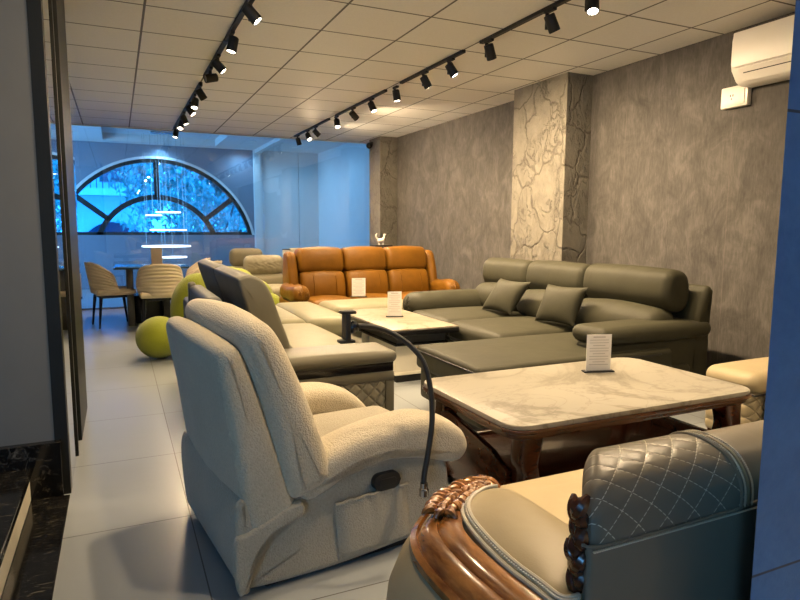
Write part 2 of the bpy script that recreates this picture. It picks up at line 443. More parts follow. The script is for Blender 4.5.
# far bay ceiling with a raised tray
b = nb()
TX0, TX1, TY0, TY1, TH = -.16, 1.9, 10.6, 13.2, .14
box(b, -4, TX0, YE, YF + .1, ZF, ZF + .05); box(b, TX1, 4.25, YE, YF + .1, ZF, ZF + .05)
box(b, TX0, TX1, YE, TY0, ZF, ZF + .05); box(b, TX0, TX1, TY1, YF + .1, ZF, ZF + .05)
box(b, TX0 - .05, TX0, TY0, TY1, ZF + .05, ZF + TH); box(b, TX1, TX1 + .05, TY0, TY1, ZF + .05, ZF + TH)
box(b, TX0, TX1, TY0 - .05, TY0, ZF + .05, ZF + TH); box(b, TX0, TX1, TY1, TY1 + .05, ZF + .05, ZF + TH)
box(b, TX0 - .05, TX1 + .05, TY0 - .05, TY1 + .05, ZF + TH, ZF + TH + .05)
struct('ceiling_bay', b, M['white_paint'], 'higher white ceiling with a recessed tray over the far bay', 'ceiling')
# far wall with the arched opening
AXC, AZ0, AZC, AR = .78, 1.062, .66, 1.935
def arch(rad, zc=AZC, zs=AZ0, k=40, cx=AXC):
    a0 = math.asin((zs - zc) / rad); return [(cx + rad * math.cos(a), zc + rad * math.sin(a)) for a in [a0 + (PI - 2 * a0) * i / k for i in range(k + 1)]]
b = nb(); A = arch(AR)
def wall_with_arch(b, y0, y1, x0, x1, z1):
    for y in (y0, y1):
        lo = [b.verts.new((x, y, zz_)) for x, zz_ in A]; hi = [b.verts.new((x, y, z1)) for x, _ in A]
        for i in range(len(A) - 1): b.faces.new((lo[i], lo[i + 1], hi[i + 1], hi[i]))
        for (xa, xb, za, zb) in ((A[0][0], x1, AZ0, z1), (x0, A[-1][0], AZ0, z1), (x0, x1, 0, AZ0)):
            b.faces.new([b.verts.new(p) for p in ((xa, y, za), (xb, y, za), (xb, y, zb), (xa, y, zb))])
    ring = A + [A[0]]
    va = [b.verts.new((x, y0, zz_)) for x, zz_ in ring]; vb = [b.verts.new((x, y1, zz_)) for x, zz_ in ring]
    for i in range(len(ring) - 1): b.faces.new((va[i], va[i + 1], vb[i + 1], vb[i]))
wall_with_arch(b, YF, YF + .18, -4, 4.25, ZF + .2)
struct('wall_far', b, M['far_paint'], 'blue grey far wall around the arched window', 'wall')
struct('trim_2', box(nb(), 2.72, 2.86, YF - .12, YF, 0, ZF), M['white_paint'], 'slim white upright right of the arched window', 'trim')
struct('trim_3', box(nb(), 2.74, 2.86, YE + .06, YF - .12, ZF - .07, ZF), M['white_paint'], 'white beam under the far bay ceiling', 'trim')
b = nb(); box(b, 2.86, 3.695, YF - .06, YF, 0, ZF); box(b, 3.705, 4.15, YF - .06, YF, 0, ZF)
struct('wall_panelling', b, M['white_paint'], 'flat pale panels with one seam right of the arched window', 'wall')
# arched window
b = nb()
def arc_bar(b, rad, w, y0, y1, zc=AZC, cut=AZ0):
    o_, i_ = arch(rad + w / 2, zc, cut), arch(rad - w / 2, zc, cut)
    secs = [[Vector((p[0], y0, p[1])), Vector((p[0], y1, p[1])), Vector((q[0], y1, q[1])), Vector((q[0], y0, q[1]))] for p, q in zip(o_, i_)]
    rings(b, secs)
arc_bar(b, AR - .03, .09, YF + .0, YF + .11); arc_bar(b, 1.165, .10, YF + .03, YF + .11)
box(b, AXC - AR + .06, AXC + AR - .06, YF + .03, YF + .11, AZ0, AZ0 + .06)
for deg in (90, 38, 142):
    a = R(deg); d = Vector((math.cos(a), 0, math.sin(a))); n_ = Vector((-d.z, 0, d.x)) * .05
    c0 = Vector((AXC, 0, AZC)); p, q = c0 + d * 1.15, c0 + d * (AR - .03)
    secs = [[Vector((v.x, y, v.z)) for v, y in ((e + n_, YF + .03), (e + n_, YF + .11), (e - n_, YF + .11), (e - n_, YF + .03))] for e in (p, q)]
    rings(b, secs)
w1 = struct('window_1', b, M['black'], 'half round arched window with dark frame and fan bars', 'window')
b = nb(); A2 = arch(AR - .02)
vs = [b.verts.new((x, YF + .07, z_)) for x, z_ in A2]; b.faces.new(vs)
r_ = bmesh.ops.extrude_face_region(b, geom=list(b.faces)); bmesh.ops.translate(b, verts=[v for v in r_['geom'] if isinstance(v, bmesh.types.BMVert)], vec=(0, .008, 0))
obj('pane', b, M['window_glass'], w1, False)
b = nb(); arc_bar(b, AR + .02, .05, YF - .02, YF + .03)
obj('casing', b, M['white_paint'], w1, False)
# glass partition
for k, (xa, xb) in enumerate(((XL, -.45), (-.44, .88), (.89, 2.2), (2.21, 4.14))):
    p = struct('window_%d' % (k + 2), box(nb(), xa, xb, 10.15, 10.16, .02, ZC - .0), M['partition_glass'],
               ['frameless glass pane of the partition beside the left wall', 'frameless glass pane behind the dining table', 'frameless glass pane left of the brown sofa back', 'widest frameless glass pane behind the brown sofa'][k], 'glass partition')
struct('trim_4', box(nb(), XL, 4.14, 10.13, 10.18, 0, .02), M['chrome'], 'thin metal floor rail under the glass partition', 'trim')
# left side
b = nb(); box(b, XL - .1, XL, 3.3, 10.4, 0, ZF); box(b, XL - .1, XL, 13.2, YF, 0, ZF); box(b, XL - .1, XL, 10.4, 13.2, 0, .3); box(b, XL - .1, XL, 10.4, 13.2, 2.7, ZF)
struct('wall_inner', b, M['grey_paint'], 'grey side wall left of the dining table', 'wall')
struct('wall_left', box(nb(), -4, -.302, 3.12, 3.3, 0, ZC), M['grey_paint'], 'plain grey wall at the left edge above black granite', 'wall')
b = nb(); box(b, -4.1, -3.9, -3.3, -3.2, 0, ZC + .1); box(b, -2.7, XR + .1, -3.3, -3.2, 0, ZC + .1); box(b, -3.9, -2.7, -3.3, -3.2, 2.3, ZC + .1)
struct('wall_entrance', b, M['white_paint'], 'entrance wall with a wide doorway behind the camera', 'wall')
struct('wall_side', box(nb(), -4.1, -4, -3.2, 3.3, 0, ZC), M['grey_paint'], 'grey side wall beyond the step', 'wall')
struct('baseboard_left', box(nb(), -4, -.275, 3.08, 3.12, 0, .265, .003, 1), M['granite'], 'tall polished black granite skirting under the grey wall', 'baseboard')
b = nb(); box(b, -.302, -.248, 3.118, 3.2, 0, ZC); obj_post = struct('trim_5', b, M['dark_metal'], 'dark metal end post beside the grey wall', 'trim')
def panel(name, y0, y1, m, label, x0=-.262, x1=-.25, z0=.0):
    return struct(name, box(nb(), x0, x1, y0, y1, z0, ZC), m, label, 'partition')
panel('window_6', 3.2, 3.63, M['smoked_glass'], 'narrow smoked glass pane next to the dark end post')
panel('trim_6', 3.63, 3.67, M['dark_metal'], 'slim dark metal upright between the smoked panes', -.27, -.242)
panel('trim_7', 3.9, 4.62, M['dark_metal'], 'wide dark metal upright in the left glass screen', -.275, -.238)
panel('window_7', 3.67, 3.9, M['smoked_glass'], 'thin smoked glass strip between two metal uprights')
panel('window_8', 4.62, 5.02, M['acrylic'], 'clear end pane of the left glass screen')
# steps
st = thing('granite_step', 'black granite step with a pale riser at the lower left corner', 'step', (-.6, 1.6, 0))
obj('tread', box(nb(), -3.98, -.395, -1, 3.08, .125, .16, .004, 2), M['granite'], st, False)
obj('riser', box(nb(), -3.98, -.405, -1, 3.08, .012, .125), M['white_lacquer'], st, False)
obj('floor_slab', box(nb(), -.405, -.25, -1, 3.08, 0, .012, .003, 1), M['granite'], st, False)
struct('pillar', prism(nb(), [(.925, .62), (2.4, .62), (2.4, .70), (1.06, .70)], 0, ZC, 'z'), M['slate'], 'blue slate tiled column at the right edge', 'pillar')

# ------------------------------------------------------------------ cream boucle recliner
t = thing('recliner_armchair', 'cream boucle recliner seen from behind with a phone arm on its side', 'armchair', (.355, 1.925, 0), R(7))
L = dict(local=True)
side = [(.03, .02), (.30, .012), (.62, .03), (.80, .05), (.825, .20), (.80, .34), (.70, .40), (.50, .41), (.32, .37), (.16, .34), (.05, .30), (-.02, .20), (-.035, .10), (-.02, .04)]
for y0, y1 in ((.025, .20), (.62, .795)):
    p = obj('side_panel', body(nb(), side, y0, y1, .035), M['boucle_plain'], t, **L)
def armpad(y0, y1, far=False):
    prof = [(.17, .385), (.22, .425), (.31, .455), (.42, .485), (.54, .505), (.66, .512), (.76, .49), (.84, .435), (.868, .37), (.845, .32), (.79, .308), (.65, .352), (.51, .372), (.38, .355), (.28, .312), (.21, .293), (.165, .33)]
    if far: prof = [(.17, .385), (.22, .43), (.31, .47), (.42, .50), (.53, .505), (.63, .488), (.71, .45), (.77, .395), (.80, .34), (.78, .30), (.65, .33), (.51, .36), (.38, .355), (.28, .312), (.21, .293), (.165, .33)]
    if not far: prof = [(u + max(0, u - .4) * .075, z_) for u, z_ in prof]
    return body(nb(), prof, y0, y1, .05, n=72, bulge=.006)
obj('armrest', armpad(-.005, .205), M['boucle'], t, **L); obj('armrest', armpad(.615, .832, True), M['boucle'], t, **L)
obj('seat_cushion', soft(nb(), .18, .84, .2, .62, .20, .405, .06, (0, 0, .02)), M['boucle_plain'], t, **L)
obj('footrest', soft(nb(), .78, .86, .21, .61, .07, .37, .035, (.012, 0, 0)), M['boucle_plain'], t, **L)
obj('base', box(nb(), .06, .76, .06, .76, 0, .06, .01), M['black'], t, **L)
shell = [(.0, .22), (-.035, .40), (-.062, .60), (-.09, .77), (-.095, .835), (-.07, .865), (-.02, .85), (.03, .74), (.085, .56), (.14, .38), (.16, .29), (.09, .22)]
sh = obj('backrest', body(nb(), shell, -.004, .805, .045, n=72, bulge=.012), M['boucle'], t, **L)
cush = [(.13, .33), (.085, .50), (.035, .70), (-.015, .85), (-.015, .908), (.02, .936), (.075, .925), (.115, .875), (.16, .78), (.21, .66), (.255, .53), (.29, .42), (.285, .365), (.22, .325)]
bc = obj('back_cushion', body(nb(), cush, -.022, .81, .062, n=72, bulge=.02), M['boucle'], t, **L)
seam = [(.085, .905), (.13, .81), (.178, .69), (.225, .56), (.262, .45)]
obj('seam', tube(nb(), [(u - .006, .035, z_ - .005) for u, z_ in seam], .0045, 6, 20), M['boucle_plain'], bc, **L)
flap = [(-.03, .04), (-.005, .045), (.025, .20), (.025, .29), (.01, .33), (-.03, .36), (-.048, .30), (-.045, .18)]
obj('skirt', body(nb(), flap, .005, .815, .02, n=48), M['boucle_plain'], t, **L)
flap2 = [(-.05, .05), (-.015, .055), (.015, .15), (.07, .215), (.15, .245), (.185, .27), (.17, .31), (.08, .285), (.0, .25), (-.055, .22)]
obj('skirt', body(nb(), flap2, -.012, .03, .015, n=48), M['boucle_plain'], t, **L)
# pocket with a gathered mouth
b = nb(); nu, nv = 30, 14; V = []
for i in range(nu + 1):
    row = []
    for j in range(nv + 1):
        u = i / nu; v = j / nv; x = .325 + .30 * u - .02 * v; z_ = (.262 + .012 * u) * (v) + .07 * (1 - v)
        f = math.sin(u * 34 + v * 2) * .002 * v ** 2 + math.sin(u * 21 + 2) * .002 * v ** 2
        edge = min(1, min(u, 1 - u) * 9)
        row.append(b.verts.new((x, .018 - (.012 + .008 * math.sin(PI * v) + f) * edge, z_)))
    V.append(row)
for i in range(nu):
    for j in range(nv): b.faces.new((V[i][j], V[i + 1][j], V[i + 1][j + 1], V[i][j + 1]))
pk = obj('pocket', b, M['boucle_plain'], t, **L)
obj('hem', tube(nb(), [(.306 + .3 * q / 12, .006 - .004 * math.sin(q * 2.3), .262 + .001 * q) for q in range(13)], .006, 8, 30), M['boucle_plain'], pk, **L)
b = nb(); prism(b, [(.515 + x, .305 + z_) for x, z_ in rrect(-.056, .056, -.031, .031, .028)], -.002, .03, 'y', .004)
h = obj('handle', b, M['black'], t, **L); h['label'] = 'black oval release handle in the side panel'
b = nb(); prism(b, [(.515 + x, .305 + z_) for x, z_ in rrect(-.038, .038, -.014, .014, .013)], -.006, .0, 'y', .003)
obj('pull', b, M['black'], h, **L)
b = nb(); tube(b, [(.33, .33, .415), (.33, .345, .432), (.345, .37, .43), (.37, .385, .415)], .006, 8, 12, 1)
obj('release_loop', b, M['chrome'], t, **L)
# ------------------------------------------------------------------ gooseneck phone holder clipped to its side
t = thing('phone_holder', 'black bendy gooseneck phone holder rising from the recliner side', 'phone holder', (1.0, 1.94, .3))
neck = [(.985, 1.925, .285), (.988, 1.93, .33), (1.01, 1.94, .42), (1.04, 1.97, .53), (1.055, 2.02, .64), (1.045, 2.06, .725), (1.005, 2.09, .785), (.945, 2.11, .83), (.88, 2.12, .858), (.82, 2.12, .868), (.79, 2.12, .868)]
obj('gooseneck', tube(nb(), neck, .0105, 10, 60), M['black'], t)
b = nb(); lathe(b, [(.012, -.03), (.018, -.028), (.018, -.005), (.014, 0), (.014, .02)], (.983, 1.922, .285)); obj('base_clip', b, M['chrome'], t)
b = nb(); box(b, .745, .768, 2.095, 2.145, .818, .922, .008); c_ = obj('phone_clamp', b, M['black'], t)
b = nb(); box(b, .735, .79, 2.098, 2.142, .918, .93, .004); obj('jaw', b, M['black'], c_)
b = nb(); box(b, .725, .785, 2.098, 2.142, .81, .822, .004); obj('jaw', b, M['black'], c_)
b = nb(); sphere(b, (.782, 2.12, .868), .024); obj('ball_joint', b, M['black_gloss'], c_)

# ------------------------------------------------------------------ marble and rosewood coffee table (near)
TX0, TX1, TY0, TY1, TZ = 1.335, 2.73, 1.865, 2.69, .48
t = thing('coffee_table', 'large marble coffee table with glossy rosewood frame and legs in the foreground', 'coffee table', ((TX0 + TX1) / 2, (TY0 + TY1) / 2, 0))
obj('tabletop', prism(nb(), rrect(TX0, TX1, TY0, TY1, .09, 8), TZ - .02, TZ, 'z', .006, 3), M['marble'], t)
b = nb(); prism(b, rrect(TX0 - .006, TX1 + .006, TY0 - .006, TY1 + .006, .095, 8), TZ - .038, TZ - .0201, 'z', .006, 3)
prism(b, rrect(TX0 + .012, TX1 - .012, TY0 + .012, TY1 - .012, .08, 8), TZ - .062, TZ - .038, 'z', .006, 2)
obj('apron', b, M['dark_wood'], t)
def swept_leg(cx, cy_, sx, sy):
    """S-shaped cabriole leg flaring outwards at the knee and the foot"""
    path = [(-.015, 0, .42), (-.008, 0, .36), (.0, 0, .30), (-.012, -.004, .24), (-.012, -.006, .16), (.008, .0, .09), (.03, .006, .04), (.035, .008, 0)]
    P = open_spline(path, 26); secs = []
    for i, p in enumerate(P):
        q = i / 26; w = .055 - .018 * math.sin(PI * min(1, q * 1.25)) + .01 * q; d = .05
        secs.append([Vector((cx + sx * (p.x + a), cy_ + sy * (p.y + c), p.z)) for a, c in rrect(-w, w, -d, d, .018, 3)])
    b = nb(); return rings(b, secs)
for sx, cx in ((-1, TX0 + .115), (1, TX1 - .095)):
    for sy, c in ((-1, TY0 + .085), (1, TY1 - .085)): obj('leg', swept_leg(cx, c, sx, sy), M['dark_wood'], t)
b = nb(); box(b, TX0 + .12, TX1 - .12, TY0 + .11, TY1 - .11, .155, .185, .004)
obj('shelf', b, M['dark_wood'], t)
b = nb()
for ya, yb in ((TY0 + .08, TY0 + .115), (TY1 - .115, TY1 - .08)): box(b, TX0 + .13, TX1 - .13, ya, yb, .06, .20, .006)
for xa, xb in ((TX0 + .09, TX0 + .125), (TX1 - .125, TX1 - .09)): box(b, xa, xb, TY0 + .12, TY1 - .12, .06, .24, .006)
obj('shelf_rail', b, M['dark_wood'], t)
for xa in (TX0 + .06,):
    prism_pts = [(TY0 + .13, .06), (TY1 - .13, .06), (TY1 - .13, .345), (TY1 - .2, .37), (TY0 + .25, .30), (TY0 + .13, .25)]
    obj('end_panel', prism(nb(), prism_pts, xa, xa + .03, 'x', .005), M['dark_wood'], t)
def price_card(x, y, z_, w, h, rz, label, m='card', lines=11, cat='price card', tilt=0, base=True):
    t = thing('price_card', label, cat, (x, y, z_), rz)
    if base: obj('base', box(nb(), -w * .62, w * .62, -.022, .022, 0, .008, .003), M['black'], t, local=True)
    obj('sheet', box(nb(), -w / 2, w / 2, -.0025, .0025, .006, h), M[m], t, False, local=True)
    b = nb()
    for i in range(lines):
        zz_ = h * (.93 - .80 * i / lines); ww = w * (.78 if i % 3 else .5) / 2
        box(b, -ww, ww, -.0032, -.0026, zz_ - h * .012, zz_ + (.018 if i == 0 else .004) * h)
    obj('printed_lines', b, M['card_print'], t, False, local=True)
    return t
price_card(2.285, 2.455, TZ, .135, .20, R(-18), 'white printed card standing on the near marble table')

# ------------------------------------------------------------------ carved wood and leather sofa (right foreground)
t = thing('carved_sofa', 'beige leather sofa with carved honey wood arm and quilted backrest in the foreground', 'sofa', (1.4, 1.1, 0))
obj('seat_cushion', soft(nb(), .80, 2.35, .90, 1.60, .22, .42, .05, (0, 0, .012), 8), M['tan'], t)
obj('seat_base', soft(nb(), .82, 2.33, .86, 1.55, .06, .24, .03), M['tan_dark'], t)
obj('bottom_rail', box(nb(), .84, 2.3, 1.50, 1.57, .03, .12, .01), M['dark_wood'], t)
# plan outline of the arm (x, y), pad inner edge at x = .815
def arm_plan(o):
    """outline at distance o outside the wood's outer edge"""
    base = [(.823, .74), (.823, .82), (.823, 1.0), (.823, 1.17), (.80, 1.225), (.745, 1.235), (.665, 1.205), (.60, 1.155), (.553, 1.095), (.53, 1.02), (.525, .92), (.53, .82), (.535, .76), (.545, .71)]
    P = open_spline([Vector((*p, 0)) for p in base], 70); out = []
    for i, p in enumerate(P):
        d = (P[min(i + 1, 70)] - P[max(i - 1, 0)]).normalized(); nrm = Vector((d.y, -d.x, 0))
        k = min(1, max(0, (.835 - p.x) / .06)) if p.y < 1.2 else 1
        out.append(p + nrm * o * (k if p.x > .77 else 1))
    return out
def plan_loft(levels):
    """levels: (z, offset)"""
    b = nb(); rings(b, [[Vector((p.x, p.y, z_)) for p in arm_plan(o)] for z_, o in levels]); return b
obj('arm_body', plan_loft([(.02, .0), (.04, .03), (.12, .055), (.25, .075), (.38, .08), (.48, .068), (.54, .045), (.575, .015), (.585, -.01)]), M['tan'], t, ang=60)
# wooden rim: cross-section stepped with grooves, following the outline
secs = []
def offs(o, z_): return [Vector((p.x, p.y, z_)) for p in arm_plan(o)]
prof = [(.012, .562), (.024, .572), (.022, .585), (.010, .592), (.006, .588), (-.002, .598), (-.018, .610), (-.034, .613), (-.038, .609), (-.043, .614), (-.07, .620), (-.088, .618), (-.09, .585), (-.05, .56)]
cols = [offs(o, z_) for o, z_ in prof]
i0, i1 = 17, 71
b = nb(); rings(b, [[c[i] for c in cols] for i in range(i0, i1)])
rim = obj('wood_rim', b, M['honey_wood'], t, ang=50)
# carved scrollwork at the front of the rim
b = nb(); rnd = random.Random(3); A_ = arm_plan(-.035)
for i in range(19, 40):
    p = A_[i]; d = (A_[i + 1] - A_[i - 1]).normalized(); nrm = Vector((-d.y, d.x, 0))
    for s in (-1, 0, 1):
        c = Vector((p.x, p.y, .615)) + nrm * s * .022 + d * rnd.uniform(-.006, .006)
        a = rnd.uniform(-.7, .7) + (s * .6)
        ax_ = (d * math.cos(a) + nrm * math.sin(a))
        path = [c - ax_ * .02 - Vector((0, 0, .004)), c - ax_ * .005 + Vector((0, 0, .007)), c + ax_ * .012 + Vector((0, 0, .010)), c + ax_ * .022 + Vector((0, 0, .002))]
        tube(b, path, lambda q: .004 + .0055 * math.sin(PI * q), 7, 8)
for i in (20, 25, 31, 37):      # volutes
    p = A_[i]; c = Vector((p.x, p.y, .626))
    tube(b, [c + Vector((math.cos(a) * (.006 + .0022 * a), math.sin(a) * (.006 + .0022 * a), -.0012 * a)) for a in [k * .5 for k in range(16)]], lambda q: .0055 - .002 * q, 7)
obj('carving', b, M['honey_wood'], rim)
# leather pad and its double piping
PADC = [(.828, .755), (.828, .85), (.828, 1.0), (.826, 1.10), (.815, 1.165), (.775, 1.185), (.725, 1.172), (.675, 1.135), (.64, 1.07), (.622, .98), (.615, .88), (.62, .80), (.625, .745), (.66, .725), (.75, .735)]
PADP = closed_spline([Vector((*p, 0)) for p in PADC], 90)
PCEN = sum(PADP, Vector()) / 90
def pad_ring(o, z_):
    out = []
    for i, p in enumerate(PADP):
        d = (PADP[(i + 1) % 90] - PADP[i - 1]).normalized(); nrm = Vector((-d.y, d.x, 0)); out.append(Vector((p.x, p.y, z_)) + nrm * o)
    return out
b = nb(); rings(b, [pad_ring(0, .58), pad_ring(0, .612), *[[Vector((p.x, p.y, z_)).lerp(Vector((PCEN.x, PCEN.y, z_)), k_) for p in PADP] for k_, z_ in ((.04, .622), (.12, .630), (.25, .634))], [Vector((p.x, p.y, .637)).lerp(Vector((PCEN.x, PCEN.y, .638)), .6) for p in PADP]])
pad = obj('arm_pad', b, M['tan'], t, ang=60)
for o, z_ in ((.005, .621), (.018, .6295)):
    P = pad_ring(o, z_)[27:80]
    obj('piping', tube(nb(), P, .005, 8), M['piping'], pad)
b = nb(); P = pad_ring(.0115, .629)[27:80]
for i in range(len(P) - 1):
    for f_ in (.0, .5):
        q = P[i].lerp(P[i + 1], f_); sphere(b, q, .0026, seg=6)
obj('stitching', b, M['stitch'], pad)
# backrest
rear = [(.745, .700), (.726, .712), (.720, .735), (.727, .775), (.76, .812), (.82, .826), (.875, .815), (.905, .775), (.91, .72), (.88, .695)]
b = body(nb(), rear, .652, 1.08, .05, 'x', 64, mid=8)
for v in b.verts:
    if v.co.x < 1.03: v.co.x += .88 * (v.co.y - .722) * (1.03 - v.co.x) / .378
qh = obj('quilted_headrest', b, M['quilt_near'], t)
rear2 = [(p[0] * .96 + .034, p[1] - .006) for p in rear]
obj('headrest_roll', body(nb(), rear2, 1.03, 2.35, .006, 'x', 64, mid=12), M['tan_dark'], t)
b = soft(nb(), .66, 2.33, .724, .89, .08, .728, .02, (0, .0, 0), 12)
for v in b.verts:
    if v.co.x < 1.3: v.co.x += .88 * (v.co.y - .722) * (1.3 - v.co.x) / .64
obj('back_panel', b, M['tan_dark'], t)
obj('seat_back', soft(nb(), 1.0, 2.33, .84, .97, .40, .77, .05, (0, .02, 0), 8), M['tan'], t)
sp_ = closed_spline([Vector((*p, 0)) for p in rear], 64)
pts = [Vector((1.028 + .012 * math.sin(i), q.x, q.y)) for i, q in enumerate(sp_)]
for dx, rr_ in ((0, .0035), (.019, .0025)):
    cen = Vector((0, .815, .70)); L_ = []
    for q in sp_[10:48]:
        v = Vector((1.027 + dx, q.x, q.y)); v2 = cen + (v - cen) * 1.004; v2.x = v.x; L_.append(v2)
    obj('piping', tube(nb(), L_, rr_, 8), M['tan_dark'] if dx == 0 else M['tan'], qh)
b = nb()
for dx in (.01, .03):
    for q0, q1 in zip(sp_[10:48], sp_[11:49]):
        for f_ in (0, .5):
            q = q0.lerp(q1, f_); v = Vector((1.027 + dx, q.x, q.y)); v2 = Vector((0, .815, .70)) + (v - Vector((0, .815, .70))) * 1.012; v2.x = v.x; sphere(b, v2, .0022, seg=6)
obj('stitching', b, M['stitch'], qh)
obj('piping', tube(nb(), [(.665, .735, .724), (.69, .722, .722), (.85, .719, .721), (1.0, .720, .722), (1.09, .724, .725), (1.2, .727, .726)], .003, 8, 30), M['tan_dark'], qh)
b = nb()
for i in range(80):
    x = .675 + i * .0052; box(b, x, x + .0034, .7155, .7195, .715, .7172)
obj('stitching', b, M['stitch'], qh)
# carved post in front of the quilted end
b = nb(); rnd = random.Random(5)
tube(b, [(.688, .768, .06), (.688, .768, .3), (.688, .768, .5), (.69, .768, .66), (.694, .768, .78)], lambda q: .014, 10, 20)
for i in range(13):
    z_ = .64 + .0115 * i; a = i * 2.3
    c = Vector((.682 + .006 * math.sin(i * .9) , .758 + .007 * math.cos(a), z_)); s_ = .014 - .0004 * abs(i - 6)
    ax_ = Vector((math.sin(a) * .4, math.cos(a) * .4, .8)).normalized()
    tube(b, [c - ax_ * .024, c - ax_ * .009 + Vector((-.006, -.004, 0)), c + ax_ * .009 + Vector((-.007, -.004, 0)), c + ax_ * .026], lambda q, s=s_: .002 + s * math.sin(PI * (.06 + .88 * q)), 8, 10)
post = obj('carved_post', b, M['dark_wood'], t)
post['label'] = 'dark carved wooden post at the backrest end'

# ------------------------------------------------------------------ beige armchair right of the near table
t = thing('leather_armchair', 'beige leather armchair with quilted side between near marble table and blue column', 'armchair', (3.5, 2.1, 0))
for y0, y1 in ((2.12, 2.46), (1.0, 1.28)):
    a_ = obj('armrest', soft(nb(), 3.08, 3.86, y0, y1, .33, .452, .065, (.01, .01, .012), 8), M['tan'], t)
    obj('side_panel', soft(nb(), 3.085, 3.84, y0 + .015, y1 - .015, .06, .355, .045, (.015, 0, 0), 8), M['quilt_tan'], t)
    obj('seam', tube(nb(), [(3.08, y1 - .03, .345), (3.075, y0 + .03, .345), (3.09, y0 - .004, .345), (3.4, y0 - .005, .343), (3.8, y0 - .003, .345)], .006, 6, 10), M['black'], a_)
obj('seat_cushion', soft(nb(), 3.14, 3.7, 1.28, 2.12, .2, .36, .05, (0, 0, .02)), M['tan'], t)
for x in (3.12, 3.8):
    for y in (1.08, 2.38): obj('leg', box(nb(), x - .03, x + .03, y - .03, y + .03, 0, .08, .005), M['dark_wood'], t)
obj('backrest', soft(nb(), 3.66, 3.92, 1.06, 2.42, .1, .66, .08, (.0, 0, .02)), M['tan'], t)

# ------------------------------------------------------------------ grey green corner sofa along the right wall
GL = M['green_leather']
t = thing('corner_sofa', 'grey green leather corner sofa with long chaise against the taupe wall', 'sofa', (3.0, 4.2, 0))
obj('chaise_base', soft(nb(), 1.87, 3.6, 2.96, 3.74, .06, .30, .03), GL, t)
ch = obj('chaise_cushion', soft(nb(), 1.845, 3.4, 2.94, 3.76, .27, .43, .034, (.0, 0, .025), 8), GL, t)
obj('piping', loop_tube(nb(), [(x, y, .398) for x, y in rrect(1.843, 3.3, 2.938, 3.762, .034)], .0055), M['black'], ch)
obj('seat_base', soft(nb(), 2.57, 3.6, 3.74, 5.35, .06, .30, .03), GL, t)
for y0, y1 in ((3.765, 4.55), (4.555, 5.30)):
    s_ = obj('seat_cushion', soft(nb(), 2.525, 3.5, y0, y1, .27, .445, .065, (.01, 0, .03), 8), GL, t)
    obj('piping', loop_tube(nb(), [(x, y, .32) for x, y in rrect(2.519, 3.4, y0 + .002, y1 - .002, .05)], .004), M['black'], s_)
def tilt_prof(pts): return pts
head = [(3.47, .69), (3.435, .75), (3.43, .82), (3.45, .90), (3.50, .942), (3.56, .95), (3.64, .925), (3.68, .85), (3.68, .72), (3.63, .65), (3.53, .645)]
lumb = [(3.33, .46), (3.305, .53), (3.325, .61), (3.39, .665), (3.47, .675), (3.56, .65), (3.60, .55), (3.58, .44), (3.42, .42)]
for k, (y0, y1) in enumerate(((3.06, 3.93), (3.935, 4.70), (4.705, 5.46))):
    n0 = .012 * k
    hd = obj('headrest', body(nb(), [(x, z_ - n0) for x, z_ in head], y0, y1, .06, bulge=.008), GL, t)
    obj('back_cushion', body(nb(), lumb, y0 + .01, y1 - .01, .09, bulge=.02), GL, t)
    for yy, s in ((y0 + .03, 1), (y1 - .03, -1)):     # puckers at both ends of the headrest
        b = nb()
        for q in range(7):
            z_ = .74 + q * .028 - n0; xx = 3.443 + .006 * abs(q - 2.5) ** 1.25
            tube(b, [(xx + .014, yy - s * .012, z_), (xx + .004, yy + s * .02, z_ + .002), (xx - .001, yy + s * .055, z_ + .003)], lambda q_: .006 * (1 - q_) + .001, 6)
        obj('pleats', b, GL, hd)
obj('back_frame', body(nb(), [(3.62, .06), (3.60, .3), (3.66, .6), (3.735, .80), (3.77, .835), (3.805, .82), (3.82, .76), (3.80, .4), (3.80, .06)], 2.985, 5.50, .04, n=64), GL, t)
obj('arm_panel', soft(nb(), 2.80, 3.80, 2.985, 3.24, .05, .48, .03, (0, .0, 0), 8), GL, t)
obj('armrest', soft(nb(), 2.78, 3.80, 2.955, 3.28, .475, .59, .056, (.0, .0, .012), 8), GL, t)
obj('arm_panel', soft(nb(), 2.62, 3.6, 5.28, 5.52, .05, .48, .03, m=8), GL, t)
b = nb(); soft(b, 2.56, 3.6, 5.24, 5.58, .36, .595, .11, (.01, .0, .01), 8); obj('armrest', b, GL, t)
b = nb()
for a in range(-4, 5):
    tube(b, [(2.556, 5.40, .475), (2.548, 5.40 + .05 * math.sin(a * .7), .475 + .05 * math.cos(a * .7)), (2.575, 5.40 + .1 * math.sin(a * .7), .475 + .085 * math.cos(a * .7))], .004, 6)
obj('pleats', b, GL, t)
obj('base_rail', box(nb(), 1.93, 3.7, 3.0, 3.7, .0, .06), M['black'], t, False)
obj('base_rail', box(nb(), 2.6, 3.7, 3.7, 5.4, .0, .06), M['black'], t, False)
